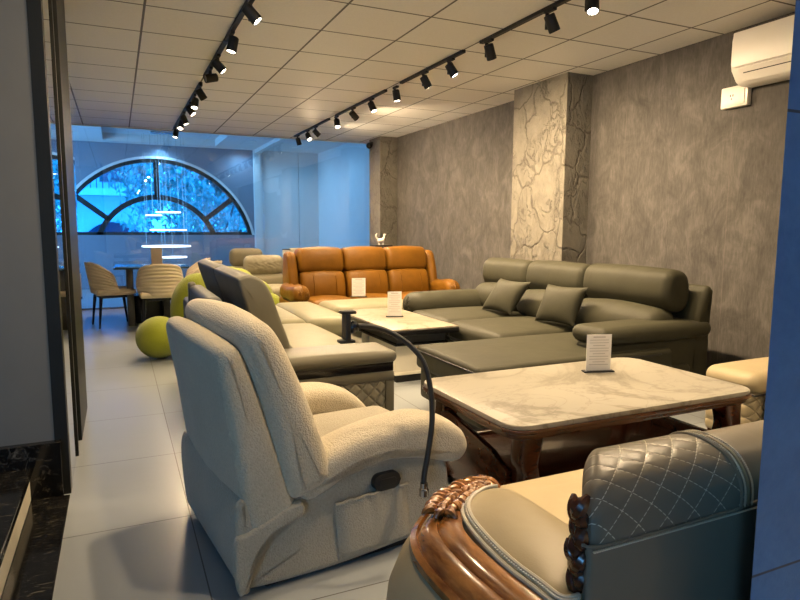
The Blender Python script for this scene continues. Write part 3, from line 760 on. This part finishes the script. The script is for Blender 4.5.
def pillow(name, bl, br, tl, tr, thick, m, label, group):
    n = 24; b = nb(); top = {}
    bl, br, tl, tr = map(Vector, (bl, br, tl, tr)); c = (bl + br + tl + tr) / 4; U = (br + tr - bl - tl) / 4; V_ = (tl + tr - bl - br) / 4; N = U.cross(V_).normalized()
    for s in (1, -1):
        V = []
        for i in range(n + 1):
            row = []
            for j in range(n + 1):
                u = -1 + 2 * i / n; v = -1 + 2 * j / n
                e = (1 - u * u) * (1 - v * v); h_ = thick * (e ** .45) if e > 0 else 0
                pin = 1 - .09 * (1 - abs(u) ** 2) * (abs(v) ** 3); pin2 = 1 - .09 * (1 - abs(v) ** 2) * (abs(u) ** 3)
                wr = .004 * math.sin(u * 9 + v * 4) * (abs(u) ** 3 + abs(v) ** 3) * .5 if e > .001 else 0
                if e <= 1e-9 and (i, j) in top: row.append(top[(i, j)]); continue
                vv = b.verts.new(c + U * u * pin2 + V_ * v * pin + N * (s * h_ + wr)); row.append(vv)
                if s == 1 and e <= 1e-9: top[(i, j)] = vv
            V.append(row)
        for i in range(n):
            for j in range(n):
                q = (V[i][j], V[i + 1][j], V[i + 1][j + 1], V[i][j + 1]); b.faces.new(q if s > 0 else q[::-1])
    return tag(obj(name, b, m, None, ang=70), label, 'cushion', group)
pillow('throw_cushion', (3.085, 4.86, .475), (3.115, 4.47, .475), (3.23, 4.80, .77), (3.25, 4.34, .77), .07, GL, 'square grey green cushion further from the camera on the corner sofa', 'cushions on the grey green sofa')
pillow('throw_cushion', (3.10, 4.10, .475), (3.19, 3.70, .475), (3.23, 4.08, .775), (3.28, 3.68, .785), .075, GL, 'square grey green cushion nearer the camera, beside the chaise', 'cushions on the grey green sofa')

# ------------------------------------------------------------------ second table: veined top, dark edge, cream block base
t = thing('coffee_table', 'cream veined coffee table with black edge and white block base in the middle', 'coffee table', (2.19, 4.87, 0))
obj('tabletop', box(nb(), 1.885, 2.475, 4.25, 5.50, .436, .45, .003), M['marble_gold'], t)
obj('edge_band', box(nb(), 1.88, 2.48, 4.245, 5.505, .398, .436, .003), M['black_gloss'], t)
obj('drawer_tier', box(nb(), 1.96, 2.40, 4.33, 5.42, .325, .398, .006), M['charcoal'], t)
obj('tier_edge', box(nb(), 1.945, 2.415, 4.315, 5.435, .305, .325, .004), M['black_gloss'], t)
for y0, y1 in ((4.36, 4.92), (5.10, 5.40)):
    o = obj('base_block', box(nb(), 1.965, 2.39, y0, y1, .06, .305, .006), M['white_lacquer'], t)
    obj('plinth', box(nb(), 1.98, 2.375, y0 + .015, y1 - .015, .0, .06), M['black'], o, False)
    obj('trim_line', box(nb(), 1.960, 2.395, y0 - .005, y1 + .005, .06, .085, .003), M['white_lacquer'], o)
price_card(2.20, 4.90, .45, .125, .225, R(-20), 'white printed card standing on the cream veined table')

# ------------------------------------------------------------------ light corner sofa on the left
t = thing('corner_sofa', 'cream seated sofa with taupe tilted headrests and quilted arm behind the boucle recliner', 'sofa', (1.0, 4.4, 0))
TA, CR = M['taupe'], M['cream']
obj('arm_body', soft(nb(), .50, 1.345, 3.0, 3.22, .05, .465, .035, (0, 0, 0), 8), TA, t)
b = nb()
def frame_xz(b, x0, x1, z0, z1, w, y0, y1):
    box(b, x0, x1, y0, y1, z1 - w, z1, .008); box(b, x0, x1, y0, y1, z0, z0 + w, .008)
    box(b, x0, x0 + w, y0, y1, z0 + w, z1 - w, .008); box(b, x1 - w, x1, y0, y1, z0 + w, z1 - w, .008)
frame_xz(b, .505, 1.34, .055, .462, .052, 2.982, 3.01); obj('arm_frame', b, TA, t)
obj('quilted_panel', soft(nb(), .553, 1.292, 2.988, 3.03, .105, .412, .014, (0, .008, 0), 10), M['quilt_side'], t)
obj('dark_band', box(nb(), .52, 1.335, 2.985, 3.22, .462, .512, .004), M['black_gloss'], t)
obj('armrest', soft(nb(), .49, 1.355, 2.965, 3.27, .508, .575, .033, (0, 0, .012), 8), M['taupe'], t)
obj('seat_base', soft(nb(), .62, 1.41, 3.22, 4.95, .05, .30, .03), TA, t)
obj('seat_cushion', soft(nb(), .66, 1.455, 3.235, 4.86, .26, .46, .08, (.02, 0, .045), 10), CR, t)
hr = [(.535, .945), (.55, .975), (.60, .985), (.665, .955), (.71, .88), (.755, .75), (.80, .62), (.805, .575), (.765, .555), (.69, .56), (.64, .62), (.585, .78)]
for k, (y0, y1) in enumerate(((3.235, 4.12), (4.125, 5.0))):
    h_ = obj('headrest', body(nb(), [(x + .026, z_ - .003) for x, z_ in hr], y0, y1, .018, n=64, bulge=.004), [TA, M['grey_leather']], t)
    for p in h_.data.polygons:      # rear faces take a darker grey, their shade put into the colour
        if p.normal.x < -.55 and p.center.z > -10: p.material_index = 1
    h_['label'] = 'tilted headrest, rear coloured darker grey for its shade'
obj('back_cushion', soft(nb(), .58, .86, 3.235, 4.98, .42, .60, .05), TA, t)
bf = obj('back_frame', soft(nb(), .44, .60, 3.02, 4.98, .06, .70, .03), M['grey_leather'], t)
obj('back_rail', soft(nb(), .425, .52, 3.5, 4.35, .64, .845, .03), M['grey_leather'], t)
obj('rail_end', soft(nb(), .42, .47, 4.30, 4.38, .60, .865, .02), TA, t)
for k, (x0, x1, y0, y1, zt, m_) in enumerate(((1.2, 1.445, 5.02, 6.38, .455, CR), (1.45, 1.86, 5.02, 6.33, .45, CR))):
    obj('seat_cushion', soft(nb(), x0, x1, y0, y1, .27, zt, .06, (0, .01, .02), 8), m_, t)
    obj('seat_base', soft(nb(), x0 + .02, x1 - .02, y0 + .03, y1 - .02, .05, .29, .03), TA, t)
obj('base_rail', box(nb(), .65, 1.38, 3.05, 4.9, 0, .05), M['black'], t, False)
obj('base_rail', box(nb(), 1.25, 1.82, 5.1, 6.28, 0, .05), M['black'], t, False)
t = thing('ottoman', 'cream leather ottoman behind the cream veined table', 'ottoman', (2.5, 6.0, 0))
obj('cushion', soft(nb(), 1.90, 2.86, 5.66, 6.30, .24, .455, .08, (0, 0, .02), 8), CR, t)
obj('base', soft(nb(), 1.93, 2.83, 5.69, 6.27, .04, .27, .03), TA, t)
obj('plinth', box(nb(), 1.98, 2.78, 5.74, 6.22, 0, .045), M['black'], t, False)

# ------------------------------------------------------------------ cognac three seat recliner sofa
CG = M['cognac']
t = thing('recliner_sofa', 'cognac brown leather three seat recliner sofa facing the camera', 'sofa', (2.75, 6.9, 0))
X0, X1 = 1.88, 3.54
wd = (X1 - X0) / 3
for k in range(3):
    x0, x1 = X0 + wd * k + .004, X0 + wd * (k + 1) - .004
    hp = [(6.86, .74), (6.85, .82), (6.875, .92), (6.93, .985), (7.02, .995), (7.12, .97), (7.17, .86), (7.15, .74), (7.08, .70), (6.93, .70)]
    obj('headrest', body(nb(), hp, x0, x1, .055, 'x', bulge=.012), CG, t)
    bp_ = [(6.79, .36), (6.765, .45), (6.77, .56), (6.81, .67), (6.86, .72), (6.96, .725), (7.06, .70), (7.08, .55), (7.05, .38), (6.9, .33)]
    bk = obj('back_cushion', body(nb(), bp_, x0 + .004, x1 - .004, .06, 'x', bulge=.015), CG, t)
    for f_ in (.27, .76):
        xx = x0 + (x1 - x0) * f_; b = nb()
        tube(b, [(xx, 6.852, .712), (xx, 6.798, .67), (xx, 6.754, .56), (xx, 6.749, .45), (xx, 6.775, .37)], .006, 6, 16)
        obj('seam', b, CG, bk)
    obj('seat_cushion', soft(nb(), x0, x1, 6.40, 6.95, .25, .43, .065, (0, .01, .03), 8), CG, t)
    fp = obj('footrest', soft(nb(), x0 + .005, x1 - .005, 6.37, 6.45, .06, .385, .035, (0, .012, 0), 6), CG, t)
    for f_ in (.3, .7):
        b = nb(); xx = x0 + (x1 - x0) * f_; tube(b, [(xx, 6.375, .07), (xx, 6.362, .2), (xx, 6.372, .37)], .005, 6, 10)
        obj('seam', b, CG, fp)
obj('back_shell', soft(nb(), X0 - .04, X1 + .04, 7.08, 7.28, .08, .93, .06), CG, t)
for s, xa in ((-1, X0), (1, X1)):
    wing = [(6.80, .40), (6.82, .62), (6.90, .86), (6.96, .935), (7.03, .945), (7.12, .92), (7.16, .7), (7.14, .35), (6.95, .33)]
    a, c = sorted((xa + s * .012, xa + s * .125))
    obj('wing', body(nb(), wing, a, c, .04, 'x', bulge=.005), CG, t)
    armp = [(6.36, .44), (6.335, .50), (6.36, .565), (6.43, .605), (6.56, .60), (6.75, .58), (6.95, .60), (7.05, .55), (7.05, .42), (6.7, .40), (6.5, .39)]
    a, c = sorted((xa + s * .015, xa + s * .195))
    ar = obj('armrest', body(nb(), armp, a, c, .07, 'x', bulge=.012), CG, t)
    a, c = sorted((xa + s * .03, xa + s * .18))
    obj('arm_panel', soft(nb(), a, c, 6.42, 7.12, .05, .43, .035, m=6), CG, t)
    b = nb()
    for q in range(9):
        ph = -1.2 + q * .45; xc = xa + s * .105
        tube(b, [(xc + .02 * math.cos(ph), 6.335, .50 + .02 * math.sin(ph)), (xc + .06 * math.cos(ph), 6.338, .50 + .05 * math.sin(ph)), (xc + .075 * math.cos(ph), 6.37, .50 + .075 * math.sin(ph))], .005, 6)
    obj('pleats', b, CG, ar)
obj('base', box(nb(), X0, X1, 6.5, 7.2, 0, .07), M['black'], t, False)
price_card(2.47, 6.50, .448, .155, .215, R(-12), 'white printed card on the brown sofa seat, beside the middle cushion')

# ------------------------------------------------------------------ lime bubble armchairs
def bubble_chair(loc, rz, label):
    t = thing('bubble_armchair', label, 'armchair', loc, rz, None)
    def lobe(name, c, s, m=M['lime']): 
        b = nb(); sphere(b, c, 1, s, 26); return obj(name, b, m, t, local=True, ang=80)
    for c, r_ in (((-.40, -.28, .2), (.21, .24, .197)), ((.0, .10, .385), (.27, .25, .382)), ((.16, .14, .37), (.28, .25, .367)), ((.34, .02, .30), (.22, .25, .297)), ((.38, -.2, .22), (.16, .22, .217))):
        lobe('back_lobe', c, r_)
    lobe('seat_lobe', (.04, -.22, .19), (.32, .30, .187))
    return t
bubble_chair((.72, 6.40, 0), R(0), 'lime green bubble armchair left of the taupe headrests')['group'] = 'lime bubble armchairs'
bubble_chair((1.23, 7.42, 0), R(25), 'lime green bubble armchair between taupe headrests and brown sofa')['group'] = 'lime bubble armchairs'

# ------------------------------------------------------------------ armchairs behind
def tall_chair(loc, rz, m, label, w=.56, top=.86, tuft=False):
    t = thing('recliner_armchair', label, 'armchair', loc, rz)
    b = nb()
    def fn(v, u):
        if tuft and u[1] < 0:
            v.y -= .008 * math.sin(v.x * 75 + 1.5 * math.sin(v.z * 50)) * math.sin(v.z * 85 + math.sin(v.x * 45)) * (1 - u[0] ** 4) * (1 - u[2] ** 4)
        return v
    soft(b, -w / 2, w / 2, -.04, .14, top - .26, top, .085, (0, .02, .01), 22 if tuft else 8, fn)
    obj('headrest', b, m, t, local=True)
    obj('back_cushion', soft(nb(), -w / 2 + .01, w / 2 - .01, -.04, .17, .40, top - .25, .06, (0, .03, 0)), m, t, local=True)
    obj('seat_cushion', soft(nb(), -w / 2, w / 2, -.62, .0, .22, .44, .06, (0, 0, .02)), m, t, local=True)
    for s in (-1, 1): obj('armrest', soft(nb(), min(s * w / 2, s * (w / 2 + .14)), max(s * w / 2, s * (w / 2 + .14)), -.62, .15, .05, .58, .05), m, t, local=True)
    obj('base', box(nb(), -w / 2, w / 2, -.55, .12, 0, .23, .01), M['black'], t, local=True)
    return t
tall_chair((1.85, 8.55, 0), R(0), M['taupe_light'], 'taupe armchair with a tufted headrest left of the brown sofa', .56, .836, True)
tall_chair((1.77, 9.42, 0), R(0), M['taupe_light'], 'plain taupe armchair standing behind the tufted headrest', .50, .905)
tall_chair((2.68, 9.6, 0), R(0), M['taupe_light'], 'taupe armchair almost hidden behind the left end of the brown sofa', .50, .895)
t = thing('sign_stand', 'small floor sign with a dark top edge behind the brown sofa', 'sign', (2.2, 8.72, 0))
obj('pole', tube(nb(), [(2.2, 8.72, .01), (2.2, 8.72, .82)], .01, 8), M['chrome'], t)
obj('sheet', box(nb(), 2.145, 2.255, 8.70, 8.706, .80, .91), M['card'], t, False)
obj('header', box(nb(), 2.14, 2.26, 8.695, 8.71, .91, .922), M['black'], t, False)
obj('foot', lathe(nb(), [(.06, 0), (.06, .012), (.02, .02)], (2.2, 8.72, 0)), M['black'], t)

# ------------------------------------------------------------------ console table with figurine behind the brown sofa
t = thing('console_table', 'dark console top showing just above the right end of the brown sofa', 'console table', (3.2, 7.55, 0))
obj('tabletop', box(nb(), 3.07, 3.31, 7.44, 7.66, .985, 1.005, .003), M['black'], t)
for x in (3.09, 3.29):
    for y in (7.46, 7.64): obj('leg', box(nb(), x - .012, x + .012, y - .012, y + .012, 0, .985), M['black'], t, False)
b = nb(); sphere(b, (3.185, 7.55, 1.06), .035, (1.5, .8, .9), 14)
tube(b, [(3.22, 7.55, 1.075), (3.235, 7.55, 1.11), (3.232, 7.55, 1.135), (3.255, 7.55, 1.14)], lambda q: .018 - .008 * q, 8, 12)
tube(b, [(3.15, 7.55, 1.07), (3.125, 7.55, 1.10), (3.115, 7.55, 1.13), (3.13, 7.55, 1.155)], lambda q: .012 - .006 * q, 8, 12)
for x in (3.15, 3.165, 3.205, 3.22): tube(b, [(x, 7.55, 1.05), (x + .004, 7.55, 1.005)], .008, 6)
tag(obj('figurine', b, M['white_plastic']), 'small white animal figurine above the right end of the brown sofa', 'figurine')

# ------------------------------------------------------------------ dining set in front of the partition
t = thing('dining_table', 'dark glass dining table with slab legs under the arched window', 'dining table', (.37, 8.65, 0))
obj('tabletop', prism(nb(), rrect(-.06, .79, 7.9, 9.45, .03, 4), .728, .75, 'z', .004, 2), M['table_glass'], t)
obj('leg', box(nb(), .08, .16, 8.25, 9.1, 0, .728, .006), M['charcoal'], t)
obj('leg', box(nb(), .50, .58, 8.25, 9.1, 0, .728, .006), M['charcoal'], t)
obj('stretcher', box(nb(), .16, .50, 8.45, 8.9, .0, .36, .006), M['navy'], t)
price_card(.45, 8.45, .75, .135, .215, 0, 'kraft coloured card standing on the dark dining table', 'kraft', 6)
def dining_chair():
    t = thing('dining_chair', '', 'dining chair', (0, 0, 0), 0, 'ribbed dining chairs round the glass table')
    b = nb(); nu, nz = 28, 60; W = .265; secs = []
    def P(u, z_, off):      # shell curved round the sitter; back at -y, facing +y
        a = R(-90 + 105 * u); hw = W * (1 - .10 * (1 - z_)); top = 1.0
        return Vector((hw * math.sin(a + PI / 2) * (1 + 0) , -.02 - (.21 + off) * math.cos(a + PI / 2) * .95 - .07 * z_, 0)), a
    outer, inner = [], []
    for j in range(nz + 1):
        v = j / nz; ro, ri = [], []
        for i in range(nu + 1):
            u = -1 + 2 * i / nu; a = u * R(98)
            rib = .006 * abs(math.sin(v * PI * 9))
            hgt = .42 + v * (.385 - .15 * abs(u) ** 2.6)
            wv = W * (.90 + .10 * math.sin(PI * min(1, v * 1.1) * .9)); dp = .24
            for L_, rad in ((ro, rib), (ri, -.045)):
                L_.append(Vector((math.sin(a) * (wv + rad), .02 - math.cos(a) * (dp + rad) - .06 * v, hgt)))
        outer.append(ro); inner.append(ri)
    secs = [o_ + i_[::-1] for o_, i_ in zip(outer, inner)]
    rings(b, secs, True)
    obj('backrest', b, M['beige_chair'], t, local=True, ang=60)
    obj('seat', soft(nb(), -.24, .24, -.20, .25, .40, .47, .034, (0, 0, .012)), M['beige_chair'], t, local=True)
    obj('seat_frame', box(nb(), -.20, .20, -.16, .20, .365, .402, .006), M['navy'], t, local=True)
    for x, y in ((-.18, -.15), (.18, -.15), (-.18, .18), (.18, .18)):
        obj('leg', tube(nb(), [(x, y, .38), (x * 1.18, y * 1.25, 0)], lambda q: .021 - .010 * q, 8, 2), M['navy'], t, local=True)
    return t
dc = dining_chair()
dc.location = (.445, 7.86, 0); dc['label'] = 'beige ribbed dining chair at the near end of the glass table'
dup(dc, (-.10, 8.42, 0), R(-78), 'beige ribbed dining chair on the left side of the glass table')
dup(dc, (.95, 8.25, 0), R(62), 'beige ribbed dining chair on the right of the glass table, nearer')
dup(dc, (.90, 8.98, 0), R(75), 'beige ribbed dining chair on the right of the glass table, further back')

# ------------------------------------------------------------------ ring chandelier in the bay
t = thing('ring_chandelier', 'lit chandelier of stacked white rings hanging before the arched window', 'chandelier', (.82, 11.6, ZF))
obj('canopy', box(nb(), .60, 1.0, 11.5, 11.7, ZF - .03, ZF, .006), M['chrome'], t)
cab = nb()
for (x, z_, rad) in ((.79, .89, .40), (.83, 1.175, .30), (.90, .695, .22), (.84, 1.485, .20), (.60, 1.43, .13)):
    b = nb(); loop_tube(b, [(x + rad * math.cos(a), 11.6 + rad * math.sin(a), z_) for a in [2 * PI * k / 48 for k in range(48)]], .009)
    for v in b.verts: v.co.z = z_ + (v.co.z - z_) * 1.3
    obj('ring', b, M['ring_on'], t)
    for k in range(3):
        a = 2 * PI * k / 3 + .4; p = Vector((x + rad * math.cos(a), 11.6 + rad * math.sin(a), z_))
        tube(cab, [p, (p.x * .98 + .01, p.y, 2.83)], .0016, 5)
obj('cables', cab, M['chrome'], t)

# ------------------------------------------------------------------ track lights
def spot(t, loc, aim, power, col=(1, .735, .44), size=166, blend=1.0, rad=.028):
    l = bpy.data.lights.new('spot_bulb', 'SPOT'); l.energy = power; l.color = col; l.spot_size = R(size); l.spot_blend = blend; l.shadow_soft_size = rad
    o = bpy.data.objects.new('spot_bulb', l); COL.objects.link(o)
    o.parent = t; o.matrix_local = rootmat(t).inverted() @ (Matrix.Translation(loc) @ (Vector(aim) - Vector(loc)).to_track_quat('-Z', 'Y').to_matrix().to_4x4())
    return o
ORD = ['nearest', 'second nearest', 'third nearest', 'fourth nearest', 'fifth nearest', 'sixth nearest', 'seventh nearest', 'eighth nearest', 'ninth nearest', 'tenth nearest', 'eleventh nearest', 'twelfth nearest', 'thirteenth nearest', 'fourteenth nearest']
def track_head(x, y, aim, power, label, lit=True, size=166, blend=1.0):
    t = thing('track_spotlight', label, 'spotlight', (x, y, ZC - .022), 0, 'black track spotlights')
    obj('adapter', box(nb(), x - .015, x + .015, y - .05, y + .05, ZC - .04, ZC - .02, .003), M['black'], t, False)
    obj('stem', tube(nb(), [(x, y + .03, ZC - .03), (x, y + .03, ZC - .14)], .014, 8), M['black'], t)
    c = Vector((x, y - .02, ZC - .115)); d = (Vector(aim) - c).normalized()
    q = d.to_track_quat('-Z', 'Y').to_matrix().to_4x4()
    h = obj('housing', lathe(nb(), [(.0, .055), (.032, .055), (.036, .05), (.038, -.05), (.036, -.056), (.032, -.056), (.031, -.045)], c, 18, q), M['black'], t)
    obj('lamp_face', lathe(nb(), [(.030, -.046), (.0305, -.050), (.02, -.054)], c, 18, q), M['lamp_on'] if lit else M['lamp_off'], h)
    if lit: spot(t, c + d * .062, c + d * 2, power, size=size, blend=blend)
    return t
XT, XS = 2.632, .832
def track(name, x, y0, y1, label):
    b = nb(); box(b, x - .017, x + .017, y0, y1, ZC - .024, ZC - .0, .002, 1)
    return tag(obj(name, b, M['black'], None, False), label, 'lighting track', 'black lighting tracks')
for k, (y0, y1) in enumerate(((1.2, 4.24), (4.5, 5.72), (6.10, 7.72), (8.0, 9.75))):
    track('lighting_track', XT, y0 if k else -2.4, y1, ['right ceiling track section nearest the camera', 'second section of the right ceiling track from the camera', 'third section of the right ceiling track from the camera', 'right ceiling track section furthest from the camera'][k])
for k, (y0, y1) in enumerate(((1.2, 5.0), (5.02, 6.3), (6.6, 9.7))):
    track('lighting_track', XS, y0 if k else -2.4, y1, ['left ceiling track section nearest the camera', 'middle section of the left ceiling track', 'left ceiling track section furthest from the camera'][k])
PW = 110
right = [(3.02, (2.1, 2.3, .5)), (3.40, (3.6, 3.4, .8)), (4.13, (3.5, 4.5, .8)), (4.72, (3.6, 4.2, .8)), (5.2, (3.6, 5.0, .8)), (5.85, (2.9, 5.6, .4)), (6.5, (3.3, 5.6, .4)), (7.08, (4.17, 7.4, 1.2)), (7.7, (2.6, 6.8, .7)), (8.6, (4.17, 8.3, 1.0)), (9.0, (3.0, 7.6, .6)), (9.55, (3.4, 9.9, .3))]
for k, (y, aim) in enumerate(right):
    track_head(XT, y, aim, PW * 1.05, '%s track spotlight along the right ceiling track' % ORD[k], size=154, blend=.9)
left = [(4.07, (2.6, 3.4, .4)), (4.78, (.2, 4.6, .0)), (5.45, (2.8, 4.9, .4)), (5.9, (-.9, 5.5, 2.1)), (6.64, (2.3, 7.2, .4)), (7.16, (.4, 6.3, .3)), (7.62, (2.2, 6.8, .6)), (8.3, (1.6, 8.0, .5)), (8.74, (.3, 7.7, .5)), (9.56, (.4, 9.2, .6))]
for k, (y, aim) in enumerate(left):
    track_head(XS, y, aim, PW * .8, '%s track spotlight along the left ceiling track' % ORD[k], lit=(k != 3), size=118)
# unseen spotlights added on the tracks overhead, out of frame, to brighten the room
for x, y, aim in ((XT, 2.25, (1.7, 1.4, .5)), (XT, .95, (1.35, 1.25, .4)), (XT, .2, (3.2, -.3, 0)), (XT, -1.2, (3.2, -1.6, 0)), (XS, 2.9, (.1, 3.9, 0)), (XS, 1.45, (-.9, 2.6, .3))):
    t = track_head(x, y, aim, PW * (.5 if x == XS and y < 2 else 1.9 if y == .95 else 1), '%s unseen track spotlight added overhead nearer than the frame' % ("right hand" if x == XT else "left hand"), size=36 if y == .95 else 166)

# ------------------------------------------------------------------ downlights of the bay
for k, (x, y) in enumerate(((2.44, 12.05), (2.44, 13.2), (.86, 13.3), (-.6, 12.2), (3.4, 11.2), (3.4, 12.6))):  # the last three are extra downlights, added to brighten the bay
    t = thing('downlight', ['round lit downlight nearest the white beam in the bay ceiling', 'round lit downlight by the top right of the arched window', 'round lit downlight above the middle of the arched window', 'added lit downlight left of the ceiling tray', 'added lit downlight over the front right of the bay', 'added lit downlight near the seam of the pale panelling'][k], 'downlight', (x, y, ZF), 0, 'bay downlights')
    obj('rim', lathe(nb(), [(.05, 0), (.065, -.002), (.066, -.008), (.05, -.01)], (x, y, ZF)), M['white_plastic'], t)
    spot(t, (x, y, ZF - .012), (x, y, 0), 40, (.30, .66, 1.), 165, 1., .05)
    obj('lens', lathe(nb(), [(.048, -.004), (.046, -.007), (.01, -.008)], (x, y, ZF)), M['down_on'], t)

# ------------------------------------------------------------------ air conditioner, socket, security camera
t = thing('air_conditioner', 'white wall mounted air conditioner high on the taupe wall', 'air conditioner', (4.06, 2.55, 2.25))
AP = [(4.17, 2.595), (4.02, 2.595), (3.965, 2.58), (3.955, 2.53), (3.955, 2.38), (3.965, 2.33), (4.02, 2.255), (4.06, 2.235), (4.17, 2.235)]
ac = obj('body', prism(nb(), AP, 2.10, 3.09, 'y', .018, 3), M['white_plastic'], t)
obj('front_panel', box(nb(), 3.945, 3.962, 2.12, 3.07, 2.345, 2.58, .006), M['white_plastic'], t)
b = nb(); prism(b, [(3.958, 2.333), (3.968, 2.341), (4.024, 2.262), (4.014, 2.254)], 2.13, 3.03, 'y', .002, 1); obj('flap', b, M['white_plastic'], t)
b = nb(); prism(b, [(3.970, 2.318), (3.975, 2.322), (3.985, 2.305), (3.980, 2.301)], 2.11, 3.00, 'y', 0); obj('air_slot', b, M['black'], t)
t = thing('power_socket', 'white surface mounted socket box under the air conditioner', 'socket', (4.15, 3.18, 2.2))
obj('housing', box(nb(), 4.125, XR, 3.065, 3.28, 2.115, 2.265, .008), M['white_plastic'], t)
obj('face_plate', box(nb(), 4.118, 4.126, 3.085, 3.26, 2.13, 2.25, .004), M['white_plastic'], t)
b = nb()
for y in (3.195, 3.175): box(b, 4.1165, 4.1185, y - .003, y + .003, 2.19, 2.207)
box(b, 4.1165, 4.1185, 3.182, 3.188, 2.168, 2.18); obj('pin_holes', b, M['black'], t)
ac_t = bpy.data.objects['air_conditioner']
obj('power_cord', tube(nb(), [(4.14, 3.11, 2.262), (4.12, 3.07, 2.285), (4.11, 3.03, 2.30), (4.12, 2.99, 2.29), (4.14, 2.98, 2.26)], .011, 8, 14), M['white_plastic'], ac_t)
t = thing('security_camera', 'small black dome camera at the top of the far stone pillar', 'camera', (3.86, 9.54, 2.58))
obj('bracket', box(nb(), 3.835, 3.87, 9.50, 9.58, 2.56, 2.62, .004), M['black'], t)
b = nb(); sphere(b, (3.815, 9.53, 2.56), .05); obj('dome', b, M['black_gloss'], t)

# ------------------------------------------------------------------ outside the arched window
b = nb(); box(b, -14, 16, YF + .4, 40, -3.2, -3.0)
struct('ground_outside', b, M['pave'], 'street beyond the arched window', 'ground')
def tree(x, y, h, rad, n, seed, label):
    t = thing('street_tree', label, 'tree', (x, y, -3), 0, 'trees outside the arched window'); rnd = random.Random(seed)
    b = nb(); tube(b, [(x, y, -3), (x + .1, y, -1), (x - .05, y + .1, h * .5)], lambda q: .18 - .08 * q, 8, 8)
    for k in range(6):
        a = rnd.uniform(0, 6.28); tube(b, [(x, y, h * .2), (x + math.cos(a) * rad * .4, y + math.sin(a) * rad * .4, h * .5), (x + math.cos(a) * rad * .7, y + math.sin(a) * rad * .7, h * .75)], lambda q: .07 - .05 * q, 6, 6)
    obj('trunk', b, M['bark'], t)
    b = nb(); cg = lambda s_: max(-.7, min(.7, rnd.gauss(0, s_)))
    cl = [(Vector((cg(.5), cg(.4), cg(.5))) * rad, rnd.uniform(.25, .5) * rad) for _ in range(26)]
    for k in range(n):
        c, r_ = rnd.choice(cl); d = Vector((rnd.gauss(0, 1), rnd.gauss(0, 1), rnd.gauss(0, 1))).normalized() * r_ * rnd.uniform(.5, 1)
        p = Vector((x, y, h)) + c + d; s = rnd.uniform(.09, .17)
        e = Euler((rnd.uniform(0, 6), rnd.uniform(0, 6), rnd.uniform(0, 6))).to_matrix()
        b.faces.new([b.verts.new(p + e @ Vector(q) * s) for q in ((-.5, 0, 0), (0, -.35, .1), (1, 0, 0), (0, .35, .1))])
    obj('foliage', b, M['leaf'], t, False)
tree(2.7, 18.5, 2.4, 2.5, 11000, 1, 'leafy tree outside the right half of the arched window')
tree(5.0, 25.6, 3.4, 2.9, 11000, 2, 'leafy tree outside the arched window, behind the nearest tree')
tree(9.2, 20.0, 3.2, 2.8, 9000, 4, 'leafy tree furthest right outside the arched window')
t = thing('apartment_building', 'pale building with balcony outside the left of the arched window', 'building', (-3, 27, -3))
obj('wall', box(nb(), -9, 1.25, 26, 32, -3, 9), M['facade'], t, False)
obj('balcony_slab', box(nb(), -6, .6, 24.9, 26, 2.35, 2.6), M['facade'], t, False)
b = nb()
for k in range(33): box(b, -6 + k * .2, -5.97 + k * .2, 24.95, 24.98, 2.6, 3.3)
box(b, -6, .6, 24.93, 25.0, 3.3, 3.36); obj('railing', b, M['charcoal'], t, False)
for x in (-4.6, -2.1, -.5):
    f = obj('window', box(nb(), x, x + 1.3, 25.95, 26.05, 2.9, 4.6), M['charcoal'], t, False)
    obj('pane', box(nb(), x + .08, x + 1.22, 25.93, 25.96, 3.0, 4.5), M['table_glass'], f, False)
b = nb(); arc_pts = [(-.1 + 1.2 * math.cos(a), .2 + 1.2 * math.sin(a)) for a in [PI * k / 20 for k in range(21)]]
prism(b, arc_pts, 25.9, 26.02); obj('arched_window', b, M['table_glass'], t, False)

# ------------------------------------------------------------------ daylight
w = bpy.data.worlds.new('sky'); SC.world = w; w.use_nodes = True
nt = w.node_tree; bg = nt.nodes['Background']
tc = nt.nodes.new('ShaderNodeTexCoord'); sx_ = nt.nodes.new('ShaderNodeSeparateXYZ'); rp = nt.nodes.new('ShaderNodeValToRGB')
nt.links.new(tc.outputs['Generated'], sx_.inputs[0]); nt.links.new(sx_.outputs['Z'], rp.inputs[0]); nt.links.new(rp.outputs[0], bg.inputs[0])
rp.color_ramp.elements[0].position = 0.; rp.color_ramp.elements[0].color = (.20, .55, 1, 1)
rp.color_ramp.elements[1].position = .6; rp.color_ramp.elements[1].color = (.10, .42, 1, 1)
bg.inputs['Strength'].default_value = 7.5
def portal(loc, rot, sx, sy):
    l = bpy.data.lights.new('daylight_opening', 'AREA'); l.shape = 'RECTANGLE'; l.size = sx; l.size_y = sy; l.cycles.is_portal = True
    o = bpy.data.objects.new('daylight_opening', l); COL.objects.link(o); o.location = loc; o.rotation_euler = rot
portal((AXC, YF + .3, 1.85), (R(-90), 0, 0), 3.9, 1.7)
portal((-3.3, -3.05, 1.15), (R(90), 0, 0), 1.2, 2.3)
portal((XL - .15, 11.8, 1.5), (R(90), 0, R(-90)), 2.8, 2.4)
